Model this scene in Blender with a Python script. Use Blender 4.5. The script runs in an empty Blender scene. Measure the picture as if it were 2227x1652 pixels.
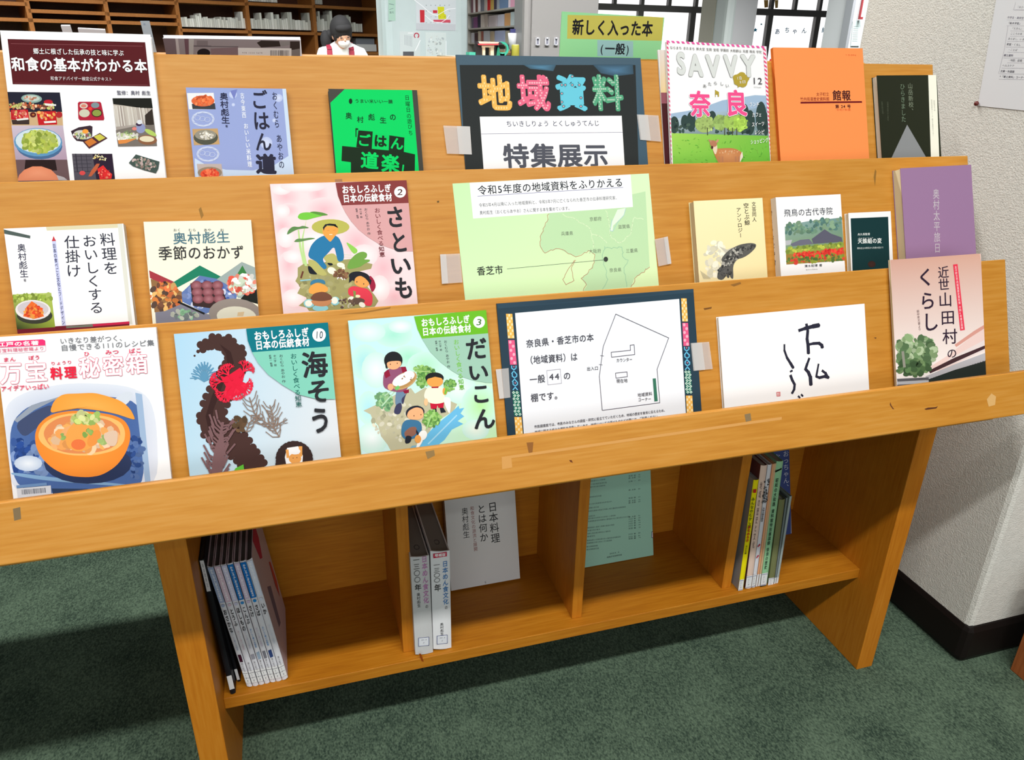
import bpy, math, random
from mathutils import Vector, Matrix
V = Vector
random.seed(7)
SC = bpy.context.scene
COL = SC.collection
# ------------------------------------------------------------------ camera
W, H = 2227, 1652
CAM = V((-1.1150, -1.0895, 1.2047))
YAW, PITCH, ROLL, FPX = 0.299289, 0.417296, 0.018043, 1634.19
FW = V((math.sin(YAW)*math.cos(PITCH), math.cos(YAW)*math.cos(PITCH), -math.sin(PITCH)))
R0 = V((math.cos(YAW), -math.sin(YAW), 0)); U0 = R0.cross(FW)
RT = math.cos(ROLL)*R0 + math.sin(ROLL)*U0
UP = -math.sin(ROLL)*R0 + math.cos(ROLL)*U0
cd = bpy.data.cameras.new('camera'); cam = bpy.data.objects.new('camera', cd); COL.objects.link(cam)
cd.sensor_width = 36; cd.lens = FPX/W*36; cd.clip_start = 0.05; cd.clip_end = 60
mw = Matrix((RT, UP, -FW)).transposed().to_4x4(); mw.translation = CAM; cam.matrix_world = mw
SC.camera = cam
# ------------------------------------------------------------------ light and exposure
vs = SC.view_settings
vs.view_transform = 'Standard'; vs.look = 'None'; vs.gamma = 1; vs.use_curve_mapping = False; vs.exposure = 0.0
wd = bpy.data.worlds.new('room_light'); SC.world = wd; wd.use_nodes = True
wd.node_tree.nodes['Background'].inputs[0].default_value = (0.93, 0.97, 1.0, 1)
wd.node_tree.nodes['Background'].inputs[1].default_value = 0.12
def area(name, loc, size, energy, target, col=(1, 1, 1), spread=180):
    l = bpy.data.lights.new(name, 'AREA'); l.shape = 'RECTANGLE'; l.size, l.size_y = size; l.energy = energy; l.color = col; l.spread = math.radians(spread)
    o = bpy.data.objects.new(name, l); COL.objects.link(o); o.location = loc
    o.rotation_euler = (V(target)-V(loc)).to_track_quat('-Z', 'Y').to_euler()
area('tube_and_fill_light', (-1.15, -1.60, 2.75), (3.6, 0.10), 108, (-1.15, -1.60, 0), (1, 0.99, 0.96))
area('tube_and_fill_light', (-.8, -3.1, 2.75), (4.8, 0.10), 18, (-.8, -3.1, 0), (1, 0.99, 0.96))  # added weak fill strip for the upright faces
area('tube_and_fill_light', (-1.3, 1.15, 2.75), (2.6, 0.10), 80, (-1.3, 1.15, 0), (1, 0.99, 0.96))  # added fill strip, placed to brighten the plaster wall on the right
area('window_daylight', (-1.2, -4.6, 1.25), (5.5, 1.5), 66, (-1.2, 0, 1.0), (0.95, 0.98, 1.0))
area('tube_and_fill_light', (-.6, 2.7, 2.75), (5.5, 0.15), 84, (-.6, 3.9, 0.4), (1, 0.99, 0.96), 100)  # added fill, tilted and narrowed to brighten pillar and cabinet but spare the floor
area('tube_and_fill_light', (.4, 4.7, 2.75), (8.5, 0.3), 300, (.4, 5.8, 0), (1, 0.99, 0.96), 105)  # added fill, aimed back to brighten the deep shelving and far posts

# ------------------------------------------------------------------ projection helpers
def ray(x, y):
    return RT*((x-W/2)/FPX) - UP*((y-H/2)/FPX) + FW
def hit(x, y, o, n):
    d = ray(x, y); return CAM + d*((V(o)-CAM).dot(n)/d.dot(n))
def hY(x, y, Y): return hit(x, y, (0, Y, 0), V((0, 1, 0)))
def hZ(x, y, Z): return hit(x, y, (0, 0, Z), V((0, 0, 1)))
def hX(x, y, X): return hit(x, y, (X, 0, 0), V((1, 0, 0)))

# ------------------------------------------------------------------ materials
KA = 0.80
def lin(c):
    r = []
    for v in c[:3]:
        v = v/255
        r.append(v/12.92 if v <= .04045 else ((v+.055)/1.055)**2.4)
    return r
MC = {}
def mat(c, rough=.6, name=None, alpha=1, emit=0, spec=.5, metal=0, noise=0, nscale=40, bump=0):
    key = (tuple(c), rough, alpha, emit, spec, metal, noise, nscale, bump)
    if key in MC: return MC[key]
    m = bpy.data.materials.new(name or 'paint'); m.use_nodes = True
    nt = m.node_tree; b = nt.nodes['Principled BSDF']; l = lin(c)
    col = (l[0]*KA, l[1]*KA, l[2]*KA, 1)
    b.inputs['Base Color'].default_value = col
    b.inputs['Roughness'].default_value = rough
    b.inputs['Specular IOR Level'].default_value = spec
    b.inputs['Metallic'].default_value = metal
    b.inputs['Alpha'].default_value = alpha
    if emit:
        b.inputs['Emission Color'].default_value = (l[0], l[1], l[2], 1); b.inputs['Emission Strength'].default_value = emit
    if noise or bump:
        tc = nt.nodes.new('ShaderNodeTexCoord'); nz = nt.nodes.new('ShaderNodeTexNoise')
        nz.inputs['Scale'].default_value = nscale; nz.inputs['Detail'].default_value = 6
        nt.links.new(tc.outputs['Object'], nz.inputs['Vector'])
        if noise:
            mx = nt.nodes.new('ShaderNodeMix'); mx.data_type = 'RGBA'
            mx.inputs[6].default_value = tuple(v*(1-noise) for v in col[:3])+(1,)
            mx.inputs[7].default_value = tuple(min(1, v*(1+noise)) for v in col[:3])+(1,)
            rp = nt.nodes.new('ShaderNodeMapRange'); rp.inputs[1].default_value = .35; rp.inputs[2].default_value = .65
            nt.links.new(nz.outputs[0], rp.inputs[0]); nt.links.new(rp.outputs[0], mx.inputs[0])
            nt.links.new(mx.outputs[2], b.inputs['Base Color'])
        if bump:
            bp = nt.nodes.new('ShaderNodeBump'); bp.inputs['Strength'].default_value = bump; bp.inputs['Distance'].default_value = .004
            nt.links.new(nz.outputs[0], bp.inputs['Height']); nt.links.new(bp.outputs[0], b.inputs['Normal'])
    MC[key] = m; return m
def wood_mat(name, c1, c2, c3, rough=.5, axis=0):
    """orange brown veneer, fine grain along one axis"""
    m = bpy.data.materials.new(name); m.use_nodes = True; nt = m.node_tree; b = nt.nodes['Principled BSDF']
    tc = nt.nodes.new('ShaderNodeTexCoord')
    def noise(scale, detail, vec):
        mp = nt.nodes.new('ShaderNodeMapping'); mp.inputs['Scale'].default_value = vec
        nz = nt.nodes.new('ShaderNodeTexNoise'); nz.inputs['Scale'].default_value = scale; nz.inputs['Detail'].default_value = detail
        nt.links.new(tc.outputs['Object'], mp.inputs[0]); nt.links.new(mp.outputs[0], nz.inputs['Vector']); return nz
    g = [1.0, 1.0, 1.0]; g[axis] = .06
    n1 = noise(240, 4, g); n2 = noise(5, 3, (1, 1, 1)); g2 = [1, 1, 1]; g2[axis] = .12; n3 = noise(30, 5, g2)
    r1 = nt.nodes.new('ShaderNodeValToRGB'); r1.color_ramp.elements[0].position = .3; r1.color_ramp.elements[1].position = .7
    cs = [tuple(v*KA for v in lin(c))+(1,) for c in (c1, c2, c3)]
    r1.color_ramp.elements[0].color = cs[0]; r1.color_ramp.elements[1].color = cs[2]
    e = r1.color_ramp.elements.new(.5); e.color = cs[1]
    a = nt.nodes.new('ShaderNodeMath'); a.operation = 'MULTIPLY_ADD'; a.inputs[1].default_value = .55
    nt.links.new(n1.outputs[0], a.inputs[0])
    a2 = nt.nodes.new('ShaderNodeMath'); a2.operation = 'MULTIPLY_ADD'; a2.inputs[1].default_value = .3; a2.inputs[2].default_value = 0
    nt.links.new(n2.outputs[0], a2.inputs[0])
    a3 = nt.nodes.new('ShaderNodeMath'); a3.operation = 'MULTIPLY_ADD'; a3.inputs[1].default_value = .15
    nt.links.new(n3.outputs[0], a3.inputs[0]); nt.links.new(a2.outputs[0], a3.inputs[2]); nt.links.new(a3.outputs[0], a.inputs[2])
    nt.links.new(a.outputs[0], r1.inputs[0]); nt.links.new(r1.outputs[0], b.inputs['Base Color'])
    b.inputs['Roughness'].default_value = rough; b.inputs['Specular IOR Level'].default_value = .32
    bp = nt.nodes.new('ShaderNodeBump'); bp.inputs['Strength'].default_value = .12; bp.inputs['Distance'].default_value = .001
    nt.links.new(n1.outputs[0], bp.inputs['Height']); nt.links.new(bp.outputs[0], b.inputs['Normal'])
    return m
WOOD = wood_mat('orange_veneer', (188, 120, 28), (203, 138, 46), (212, 152, 68))
WOODV = wood_mat('orange_veneer_upright', (184, 106, 12), (200, 122, 22), (210, 136, 38), axis=2)
WOODS = wood_mat('orange_veneer_shelf', (172, 100, 14), (192, 120, 22), (206, 136, 36))
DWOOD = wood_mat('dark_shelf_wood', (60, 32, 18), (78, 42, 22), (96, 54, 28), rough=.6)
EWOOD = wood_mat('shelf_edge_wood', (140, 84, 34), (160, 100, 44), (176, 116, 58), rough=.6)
# one printing-ink material: colour comes from the face colours of the printed shapes
INK = bpy.data.materials.new('printed_ink'); INK.use_nodes = True
_b = INK.node_tree.nodes['Principled BSDF']; _a = INK.node_tree.nodes.new('ShaderNodeVertexColor'); _a.layer_name = 'Col'
INK.node_tree.links.new(_a.outputs[0], _b.inputs['Base Color']); _b.inputs['Roughness'].default_value = .6
_b.inputs['Specular IOR Level'].default_value = .08

# ------------------------------------------------------------------ objects
def setp(o, label=None, cat=None, group=None, kind=None):
    if label: o['label'] = label
    if cat: o['category'] = cat
    if group: o['group'] = group
    if kind: o['kind'] = kind
    return o
def empty(name, loc, label=None, cat=None, group=None):
    o = bpy.data.objects.new(name, None); o.empty_display_size = .05; COL.objects.link(o); o.location = loc
    return setp(o, label, cat, group)
def base(p):
    return p.matrix_basis.translation + (base(p.parent) if p.parent else V((0, 0, 0)))
class MB:
    def __init__(s): s.v = []; s.f = []; s.m = []; s.mats = []
    def mi(s, m):
        if m not in s.mats: s.mats.append(m)
        return s.mats.index(m)
    def add(s, vs, fs, m):
        k = len(s.v); s.v += [V(v) for v in vs]; i = s.mi(m)
        for f in fs: s.f.append(tuple(k+j for j in f)); s.m.append(i)
    def box(s, o, a, b, c, m):
        """o corner, a b c edge vectors"""
        o, a, b, c = V(o), V(a), V(b), V(c)
        if a.cross(b).dot(c) < 0: a, b = b, a
        s.add([o, o+a, o+a+b, o+b, o+c, o+a+c, o+a+b+c, o+b+c],
              [(0, 3, 2, 1), (4, 5, 6, 7), (0, 1, 5, 4), (1, 2, 6, 5), (2, 3, 7, 6), (3, 0, 4, 7)], m); return s
    def abox(s, x0, x1, y0, y1, z0, z1, m):
        return s.box((x0, y0, z0), (x1-x0, 0, 0), (0, y1-y0, 0), (0, 0, z1-z0), m)
    def prism(s, pts, ext, m):
        n = len(pts); pts = [V(p) for p in pts]; e = V(ext)
        s.add(pts+[p+e for p in pts], [tuple(range(n))[::-1], tuple(range(n, 2*n))]+[(i, (i+1) % n, n+(i+1) % n, n+i) for i in range(n)], m); return s
    def lathe(s, c, prof, m, n=20):
        vs = []; fs = []
        for r, z in prof:
            for i in range(n):
                a = 2*math.pi*i/n; vs.append((c[0]+r*math.cos(a), c[1]+r*math.sin(a), c[2]+z))
        for j in range(len(prof)-1):
            for i in range(n): fs.append((j*n+i, j*n+(i+1) % n, (j+1)*n+(i+1) % n, (j+1)*n+i))
        fs.append(tuple(range(n))[::-1]); fs.append(tuple(range((len(prof)-1)*n, len(prof)*n)))
        s.add(vs, fs, m); return s
    def ball(s, c, r, m, n=14, k=9, rot=None):
        vs = []; fs = []
        for j in range(k+1):
            t = math.pi*j/k
            for i in range(n):
                a = 2*math.pi*i/n; p = V((r[0]*math.sin(t)*math.cos(a), r[1]*math.sin(t)*math.sin(a), r[2]*math.cos(t)))
                if rot: p = rot @ p
                vs.append(V(c)+p)
        for j in range(k):
            for i in range(n): fs.append((j*n+(i+1) % n, j*n+i, (j+1)*n+i, (j+1)*n+(i+1) % n))
        s.add(vs, fs, m); return s
    def obj(s, name, parent=None, bevel=0, smooth=False, **kw):
        me = bpy.data.meshes.new(name); off = base(parent) if parent else V((0, 0, 0))
        if not parent:
            xs = [v for v in s.v]; off = V((sum(v.x for v in xs)/len(xs), sum(v.y for v in xs)/len(xs), min(v.z for v in xs)))
        me.from_pydata([v-off for v in s.v], [], s.f); me.update()
        for m in s.mats: me.materials.append(m)
        me.polygons.foreach_set('material_index', s.m)
        if smooth: me.polygons.foreach_set('use_smooth', [True]*len(me.polygons))
        o = bpy.data.objects.new(name, me); COL.objects.link(o)
        if parent: o.parent = parent
        else: o.location = off
        if bevel:
            md = o.modifiers.new('bevel', 'BEVEL'); md.width = bevel; md.segments = 2; md.limit_method = 'ANGLE'
        return setp(o, **kw)

# ------------------------------------------------------------------ glyphs for the writing
_tc = bpy.data.curves.new('glyph', 'FONT'); _tc.size = 1; _tc.resolution_u = 3
_to = bpy.data.objects.new('glyph', _tc); COL.objects.link(_to)
GL = {}
def glyph(ch, b):
    """vertices, faces and copy number of each face; heavier strokes are displaced copies of the letter"""
    k = (ch, round(b, 3))
    if k in GL: return GL[k]
    if b > 0:
        vv, ff, _ = glyph(ch, 0); n = len(vv); V2 = []; F2 = []; L2 = []; m = 4 if b < .018 else 8
        for j in range(m):
            t = 2*math.pi*(j+.5)/m; V2 += [(x+b*math.cos(t), y+b*math.sin(t)) for x, y in vv]
            F2 += [tuple(i+n*j for i in f) for f in ff]; L2 += [j]*len(ff)
        GL[k] = (V2, F2, L2); return GL[k]
    _tc.body = ch
    dg = bpy.context.evaluated_depsgraph_get(); dg.update()
    me = bpy.data.meshes.new_from_object(_to.evaluated_get(dg))
    GL[k] = ([(v.co.x, v.co.y) for v in me.vertices], [tuple(p.vertices) for p in me.polygons], [0]*len(me.polygons))
    bpy.data.meshes.remove(me)
    return GL[k]
def cw(ch): return .42 if ch == ' ' else (.58 if ord(ch) < 128 else 1.0)

class Art:
    """flat print on a plane: shapes are given where the print shows in the photo and laid onto the plane"""
    def __init__(s, o, ex, ey, n, clip=None):
        s.o, s.ex, s.ey, s.n = V(o), V(ex).normalized(), V(ey).normalized(), V(n).normalized()
        s.clip = clip; s.fr = (0, 0, 1); s.v = []; s.f = []; s.c = []; s.h = 3e-5; s.hx = 0
    def frame(s, x0, y0, sc): s.fr = (x0, y0, sc); return s
    def uv(s, p):
        x0, y0, sc = s.fr; q = hit(x0+p[0]/sc, y0+p[1]/sc, s.o, s.n)-s.o
        return (q.dot(s.ex), q.dot(s.ey))
    def _clip(s, pts):
        if not s.clip: return pts
        u0, u1, v0, v1 = s.clip
        for ax, lim, sg in ((0, u0, 1), (0, u1, -1), (1, v0, 1), (1, v1, -1)):
            out = []
            for i in range(len(pts)):
                a, b = pts[i-1], pts[i]; da, db = (a[ax]-lim)*sg, (b[ax]-lim)*sg
                if (da >= 0) != (db >= 0):
                    t = da/(da-db); out.append(tuple(a[j]+t*(b[j]-a[j]) for j in range(len(a))))
                if db >= 0: out.append(b)
            pts = out
            if len(pts) < 3: return []
        return pts
    def _face(s, pts, cols):
        if s.clip: 
            pp = s._clip([tuple(p)+tuple(c) for p, c in zip(pts, cols)]); pts = [p[:2] for p in pp]; cols = [p[2:] for p in pp]
        if len(pts) < 3: return
        a = sum(pts[i-1][0]*pts[i][1]-pts[i][0]*pts[i-1][1] for i in range(len(pts)))
        if a < 0: pts = pts[::-1]; cols = cols[::-1]
        k = len(s.v); s.v += [s.o+s.ex*u+s.ey*v+s.n*(s.h+s.hx) for u, v in pts]; s.f.append(tuple(range(k, k+len(pts)))); s.c += list(cols)
    def up(s, d=4e-6): s.h += d
    def P(s, c, pts, cin=None):
        q = [s.uv(p) for p in pts]; c = lin(c); s.up()
        if cin is None: s._face(q, [c]*len(q))
        else:
            ci = lin(cin); m = (sum(p[0] for p in q)/len(q), sum(p[1] for p in q)/len(q))
            for i in range(len(q)): s._face([q[i-1], q[i], m], [c, c, ci])
        return s
    def S(s, c, pts, cin=None):
        """polygon with softly rounded corners"""
        for _ in range(2):
            o = []
            for p, q in zip(pts, pts[1:]+pts[:1]): o += [(p[0]*.78+q[0]*.22, p[1]*.78+q[1]*.22), (p[0]*.22+q[0]*.78, p[1]*.22+q[1]*.78)]
            pts = o
        return s.P(c, pts, cin)
    def G(s, quad, cols, n=6):
        """four-corner gradient TL TR BR BL"""
        q = [s.uv(p) for p in quad]; cl = [lin(c) for c in cols]; s.up()
        def bi(a, u, v): return tuple((a[0][j]*(1-u)+a[1][j]*u)*(1-v)+(a[3][j]*(1-u)+a[2][j]*u)*v for j in range(len(a[0])))
        for i in range(n):
            for j in range(n):
                k = [(i/n, j/n), ((i+1)/n, j/n), ((i+1)/n, (j+1)/n), (i/n, (j+1)/n)]
                s._face([bi(q, *t) for t in k], [bi(cl, *t) for t in k])
        return s
    def E(s, c, cx, cy, rx, ry, rot=0, n=22, cin=None):
        ca, sa = math.cos(rot), math.sin(rot)
        pts = [(cx+rx*math.cos(t)*ca-ry*math.sin(t)*sa, cy+rx*math.cos(t)*sa+ry*math.sin(t)*ca) for t in (2*math.pi*i/n for i in range(n))]
        return s.P(c, pts, cin)
    def L(s, c, pts, w, closed=False):
        if closed: pts = list(pts)+[pts[0]]
        q = [V(s.uv(p)) for p in pts]; a = V(s.uv((pts[0][0]+w, pts[0][1]))); hw = (a-q[0]).length/2; c = lin(c); s.up()
        for p0, p1 in zip(q, q[1:]):
            d = (p1-p0)
            if d.length < 1e-9: continue
            d.normalize(); nn = V((-d.y, d.x))*hw; e = d*hw*.5
            s._face([tuple(p0-e-nn), tuple(p1+e-nn), tuple(p1+e+nn), tuple(p0-e+nn)], [c]*4)
        return s
    def B(s, cols, cx, cy, rx, ry, n, r, rot=0, quad=None, asp=.7):
        """many small daubs, for the printed food and foliage pictures"""
        ca, sa = math.cos(rot), math.sin(rot)
        for i in range(n):
            if quad:
                u, v = random.random(), random.random()
                x = (quad[0][0]*(1-u)+quad[1][0]*u)*(1-v)+(quad[3][0]*(1-u)+quad[2][0]*u)*v
                y = (quad[0][1]*(1-u)+quad[1][1]*u)*(1-v)+(quad[3][1]*(1-u)+quad[2][1]*u)*v
            else:
                t = random.uniform(0, 6.283); k = math.sqrt(random.random()); a, b = rx*k*math.cos(t), ry*k*math.sin(t)
                x, y = cx+a*ca-b*sa, cy+a*sa+b*ca
            rr = r*random.uniform(.5, 1.25); c = random.choice(cols); j = random.uniform(.88, 1.1)
            s.hx = random.uniform(0, 6e-5); s.E(tuple(min(255, q*j) for q in c), x, y, rr, rr*asp, random.uniform(0, 3.1), 8); s.h -= 4e-6
        s.hx = 0; s.h += 6.5e-5
        return s
    def T(s, c, text, p0, p1, h, vert=False, b=0, track=1.0, slant=0):
        if b < .02 and 60 < max(c) < 200: c = tuple(v*.78 for v in c)
        a, d = V(s.uv(p0)), V(s.uv(p1)); L = (d-a).length; dr = (d-a)/L; c = lin(c); s.up()
        x0, y0, sc = s.fr
        if vert:
            hh = abs(s.uv((p0[0]+h, p0[1]))[0]-a.x); n = sum(.5 if ch == ' ' else 1 for ch in text); cell = L/n; t = 0
            rt = V((-dr.y, dr.x)); dn = dr
            if rt.x < 0: rt = -rt
            for ch in text:
                if ch == ' ': t += .5; continue
                ctr = a+dn*((t+.5)*cell); t += 1
                vv, ff, ll = glyph(ch, b)
                if ch in '、。': off = (.55, .55)
                else: off = (0, 0)
                for f, lj in zip(ff, ll):
                    pts = []; s.hx = lj*2.5e-6
                    for i in f:
                        gx, gy = vv[i][0]-.5+off[0], vv[i][1]-.37+off[1]
                        if ch in 'ー〜（）': gx, gy = -gy*.9 if ch == 'ー' else gy, -gx if ch != 'ー' else -gx
                        p = ctr+rt*(gx*hh)-dn*(gy*cell*.97); pts.append((p.x, p.y))
                    s._face(pts, [c]*len(pts))
        else:
            hh = abs(s.uv((p0[0], p0[1]+h))[1]-a.y); tot = sum(cw(ch) for ch in text); cell = L/tot; t = 0
            upv = V((-dr.y, dr.x))
            if upv.y < 0: upv = -upv
            for ch in text:
                w_ = cw(ch)
                if ch != ' ':
                    vv, ff, ll = glyph(ch, b)
                    if ord(ch) < 128:
                        xs = [p[0] for p in vv]; mid = (min(xs)+max(xs))/2; ysh = .36; sx = .95
                    else: mid = .5; ysh = .37; sx = .97
                    ctr = a+dr*((t+w_/2)*cell)
                    for f, lj in zip(ff, ll):
                        pts = []; s.hx = lj*2.5e-6
                        for i in f:
                            gy = (vv[i][1]-ysh); gx = (vv[i][0]-mid)*sx+gy*slant
                            p = ctr+dr*(gx*cell)+upv*(gy*hh); pts.append((p.x, p.y))
                        s._face(pts, [c]*len(pts))
                t += w_
        s.hx = 0; s.up(2.5e-5 if b > 0 else 4e-6)
        return s
    def flush(s, name, parent, **kw):
        if not s.f: return
        me = bpy.data.meshes.new(name); off = base(parent)
        me.from_pydata([v-off for v in s.v], [], s.f)
        ca = me.color_attributes.new('Col', 'FLOAT_COLOR', 'CORNER'); d = []
        for c in s.c: d += [c[0]*KA, c[1]*KA, c[2]*KA, 1]
        ca.data.foreach_set('color', d); me.materials.append(INK)
        o = bpy.data.objects.new(name, me); COL.objects.link(o); o.parent = parent
        s.v, s.f, s.c = [], [], []; return setp(o, **kw)
FRM = dict(A=(0, 40, 3.177), B=(0, 180, 6.186), C=(650, 0, 3.672), D=(1430, 80, 5.9), E=(1040, 140, 6.186), F=(1150, 0, 2.784), G=(0, 360, 3.48),
           H=(560, 360, 4.859), I=(960, 360, 4.283), J=(1440, 380, 2.83), K=(0, 700, 2.93), L=(740, 660, 4.858), M=(1070, 620, 4.545),
           N=(400, 1060, 3.304), O=(860, 1000, 3.592), P=(1540, 940, 4.348), Q=(1850, 0, 2.361), R=(0, 560, 5.162))

# ================================================================== ROOM
def structure(mb, name, **kw):
    o = mb.obj(name, **kw); o['kind'] = 'structure'; return o
# carpet
cm = bpy.data.materials.new('green_carpet'); cm.use_nodes = True; nt = cm.node_tree; b = nt.nodes['Principled BSDF']
tc = nt.nodes.new('ShaderNodeTexCoord')
def nz(s, d, vec=(1, 1, 1)):
    mp = nt.nodes.new('ShaderNodeMapping'); mp.inputs['Scale'].default_value = vec; n = nt.nodes.new('ShaderNodeTexNoise')
    n.inputs['Scale'].default_value = s; n.inputs['Detail'].default_value = d; nt.links.new(tc.outputs['Object'], mp.inputs[0]); nt.links.new(mp.outputs[0], n.inputs['Vector']); return n
na, nb = nz(330, 3, (1, .6, 1)), nz(9, 4)
ad = nt.nodes.new('ShaderNodeMath'); ad.operation = 'MULTIPLY_ADD'; ad.inputs[1].default_value = .72
sc_ = nt.nodes.new('ShaderNodeMath'); sc_.operation = 'MULTIPLY'; sc_.inputs[1].default_value = .28
nt.links.new(nb.outputs[0], sc_.inputs[0]); nt.links.new(na.outputs[0], ad.inputs[0]); nt.links.new(sc_.outputs[0], ad.inputs[2])
cr = nt.nodes.new('ShaderNodeValToRGB'); cr.color_ramp.elements[0].position = .36; cr.color_ramp.elements[1].position = .64
cr.color_ramp.elements[0].color = tuple(lin((48, 64, 54)))+(1,); cr.color_ramp.elements[1].color = tuple(lin((98, 118, 98)))+(1,)
nt.links.new(ad.outputs[0], cr.inputs[0]); nt.links.new(cr.outputs[0], b.inputs['Base Color']); b.inputs['Roughness'].default_value = .95
b.inputs['Specular IOR Level'].default_value = .1
bp = nt.nodes.new('ShaderNodeBump'); bp.inputs['Strength'].default_value = .5; bp.inputs['Distance'].default_value = .003
nt.links.new(na.outputs[0], bp.inputs['Height']); nt.links.new(bp.outputs[0], b.inputs['Normal'])
structure(MB().abox(-6, 8, -3.2, 11, -.05, 0, cm), 'floor')
# rough plastered pier on the right of the rack
pm = mat((232, 229, 220), .85, 'rough_plaster', noise=.05, nscale=90, bump=.0)
pn = pm.node_tree; bb = pn.nodes['Principled BSDF']; t2 = pn.nodes.new('ShaderNodeTexCoord'); n2 = pn.nodes.new('ShaderNodeTexNoise')
n2.inputs['Scale'].default_value = 330; n2.inputs['Detail'].default_value = 3; b2 = pn.nodes.new('ShaderNodeBump'); b2.inputs['Strength'].default_value = .8; b2.inputs['Distance'].default_value = .0022
pn.links.new(t2.outputs['Object'], n2.inputs['Vector']); pn.links.new(n2.outputs[0], b2.inputs['Height']); pn.links.new(b2.outputs[0], bb.inputs['Normal'])
WX, WY0, WY1 = .1887, -.182, .49
structure(MB().abox(WX, 1.1, WY0, WY1, 0, 2.8, pm), 'wall_right', bevel=.012)
bk = mat((26, 20, 18), .5, 'dark_vinyl_baseboard', spec=.15)
structure(MB().abox(WX-.006, 1.106, WY0-.008, WY1+.004, 0, .1, bk), 'baseboard_right', bevel=.016)

# ================================================================== DISPLAY RACK
AL = 0.363283
PU, PN = V((0, math.sin(AL), math.cos(AL))), V((0, -math.cos(AL), math.sin(AL)))
PO = {1: V((0, .0627, 1.1887)), 2: V((0, -.0566, 1.0498)), 3: V((0, -.1784, .9029)), 4: V((0, -.3000, .7605))}
XL, XR, YM = -2.15, 0.0, .150
def tilt(k, x, s, n): return PO[k]+V((x, 0, 0))+PU*s+PN*n
def mir(p): return V((p[0], 2*YM-p[1], p[2]))
rack = empty('display_rack', (-1.07, .15, 0), 'long orange-brown wooden book rack with three sloping display tiers and an open shelf below', 'rack')
SB, TH = -.229, .015
def board(k, x0, x1, s0, s1, n0, n1, rear, name, m=WOOD, **kw):
    c = [tilt(k, x, s, n) for x in (x0, x1) for s in (s0, s1) for n in (n0, n1)]
    if rear: c = [mir(p) for p in c]
    mb = MB(); mb.add(c, [(0, 1, 3, 2), (4, 6, 7, 5), (0, 4, 5, 1), (2, 3, 7, 6), (0, 2, 6, 4), (1, 5, 7, 3)] if not rear else
                      [(0, 2, 3, 1), (4, 5, 7, 6), (0, 1, 5, 4), (2, 6, 7, 3), (0, 4, 6, 2), (1, 3, 7, 5)], m)
    return mb.obj(name, rack, bevel=.0015, **kw)
for rear in (False, True):
    for k in (1, 2, 3):
        board(k, XL, XR, SB-.015, 0, -TH, 0, rear, 'display_panel')
        board(k, XL, XR, SB-.0135, SB-.001, 0, .0618-TH, rear, 'book_ledge')
    board(4, XL, XR, -.0662, 0, -.018, 0, rear, 'front_lip')
LX = [(-1.3302, -1.2887), (-.0406, -.0008)]
SZ, ST, SY, BY, DY = .2244, .0225, -.0870, .150, -.0648
LF = -.1416
for a, b_ in LX:
    MB().abox(a, b_, LF, .30-LF, 0, .642, WOODV).obj('leg', rack, bevel=.0015)
MB().abox(-2.10, -.0008, -.24, .54, .6425, .660, WOOD).obj('top_board', rack)
for y0, y1 in ((SY, BY-.008), (BY+.008, .3-SY)):
    MB().abox(-1.2887, -.0406, y0, y1, SZ-ST, SZ, WOODS).obj('lower_shelf', rack, bevel=.001)
MB().abox(-1.2887, -.0406, BY-.008, BY+.008, SZ-ST, .642, WOODS).obj('back_panel', rack)
for d in (-.9904, -.6730, -.3537):
    MB().abox(d, d+.020, DY, BY-.008, SZ, .642, WOODV).obj('divider', rack, bevel=.001)
    MB().abox(d, d+.020, BY+.008, .3-DY, SZ, .642, WOODV).obj('divider', rack, bevel=.001)
# stains, tape residue and scratches on the boards
def wear(k, items):
    a = Art(PO[k], (1, 0, 0), PU, PN); a.h = 1e-4
    for c, pts in items: a.P(c, pts)
    a.flush('wear_marks', rack, kind='stuff')
wear(2, [((165, 118, 80), [(728, 390), (744, 389), (745, 396), (729, 397)]), ((158, 116, 58), [(432, 455), (437, 450), (443, 468), (438, 476)]), ((150, 108, 50), [(1900, 385), (1903, 368), (1906, 372), (1903, 405)]), ((110, 85, 50), [(950, 437), (955, 436), (955, 440), (951, 441)])])
wear(3, [((150, 104, 50), [(1588, 619), (1610, 613), (1612, 617), (1596, 623)]), ((158, 110, 50), [(735, 684), (800, 676), (850, 667), (848, 671), (790, 681)]),
         ((130, 85, 40), [(1530, 670), (1548, 667), (1547, 671), (1532, 674)]), ((120, 80, 45), [(1900, 734), (1906, 733), (1905, 737)])])
wear(4, [((130, 110, 80), [(28, 1106), (44, 1102), (46, 1128), (31, 1132)]), ((140, 118, 85), [(1619, 901), (1632, 898), (1634, 914), (1622, 917)]), ((95, 55, 35), [(2010, 889), (2018, 886), (2034, 885), (2040, 883), (2036, 888), (2014, 891)]),
         ((110, 65, 40), [(1936, 874), (1939, 882), (1945, 890), (1941, 889), (1935, 880)]), ((150, 120, 75), [(925, 982), (944, 978), (946, 990), (930, 998)]), ((150, 98, 50), [(1145, 962), (1160, 961), (1158, 983), (1150, 985)]),
         ((110, 60, 35), [(1238, 1000), (1243, 1000), (1246, 1006), (1240, 1004)]), ((222, 175, 110), [(2146, 868), (2156, 855), (2166, 862), (2164, 880), (2150, 884)]),
         ((216, 158, 88), [(1091, 993), (1700, 906), (1700, 912), (1112, 996), (1114, 1016), (1092, 1020)])])
a = Art((0, DY, 0), (1, 0, 0), (0, 0, 1), (0, -1, 0)).frame(*FRM['O'])
st = Art((0, SY, 0), (1, 0, 0), (0, 0, 1), (0, -1, 0)).frame(*FRM['O']); st.h = 1e-4
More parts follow.
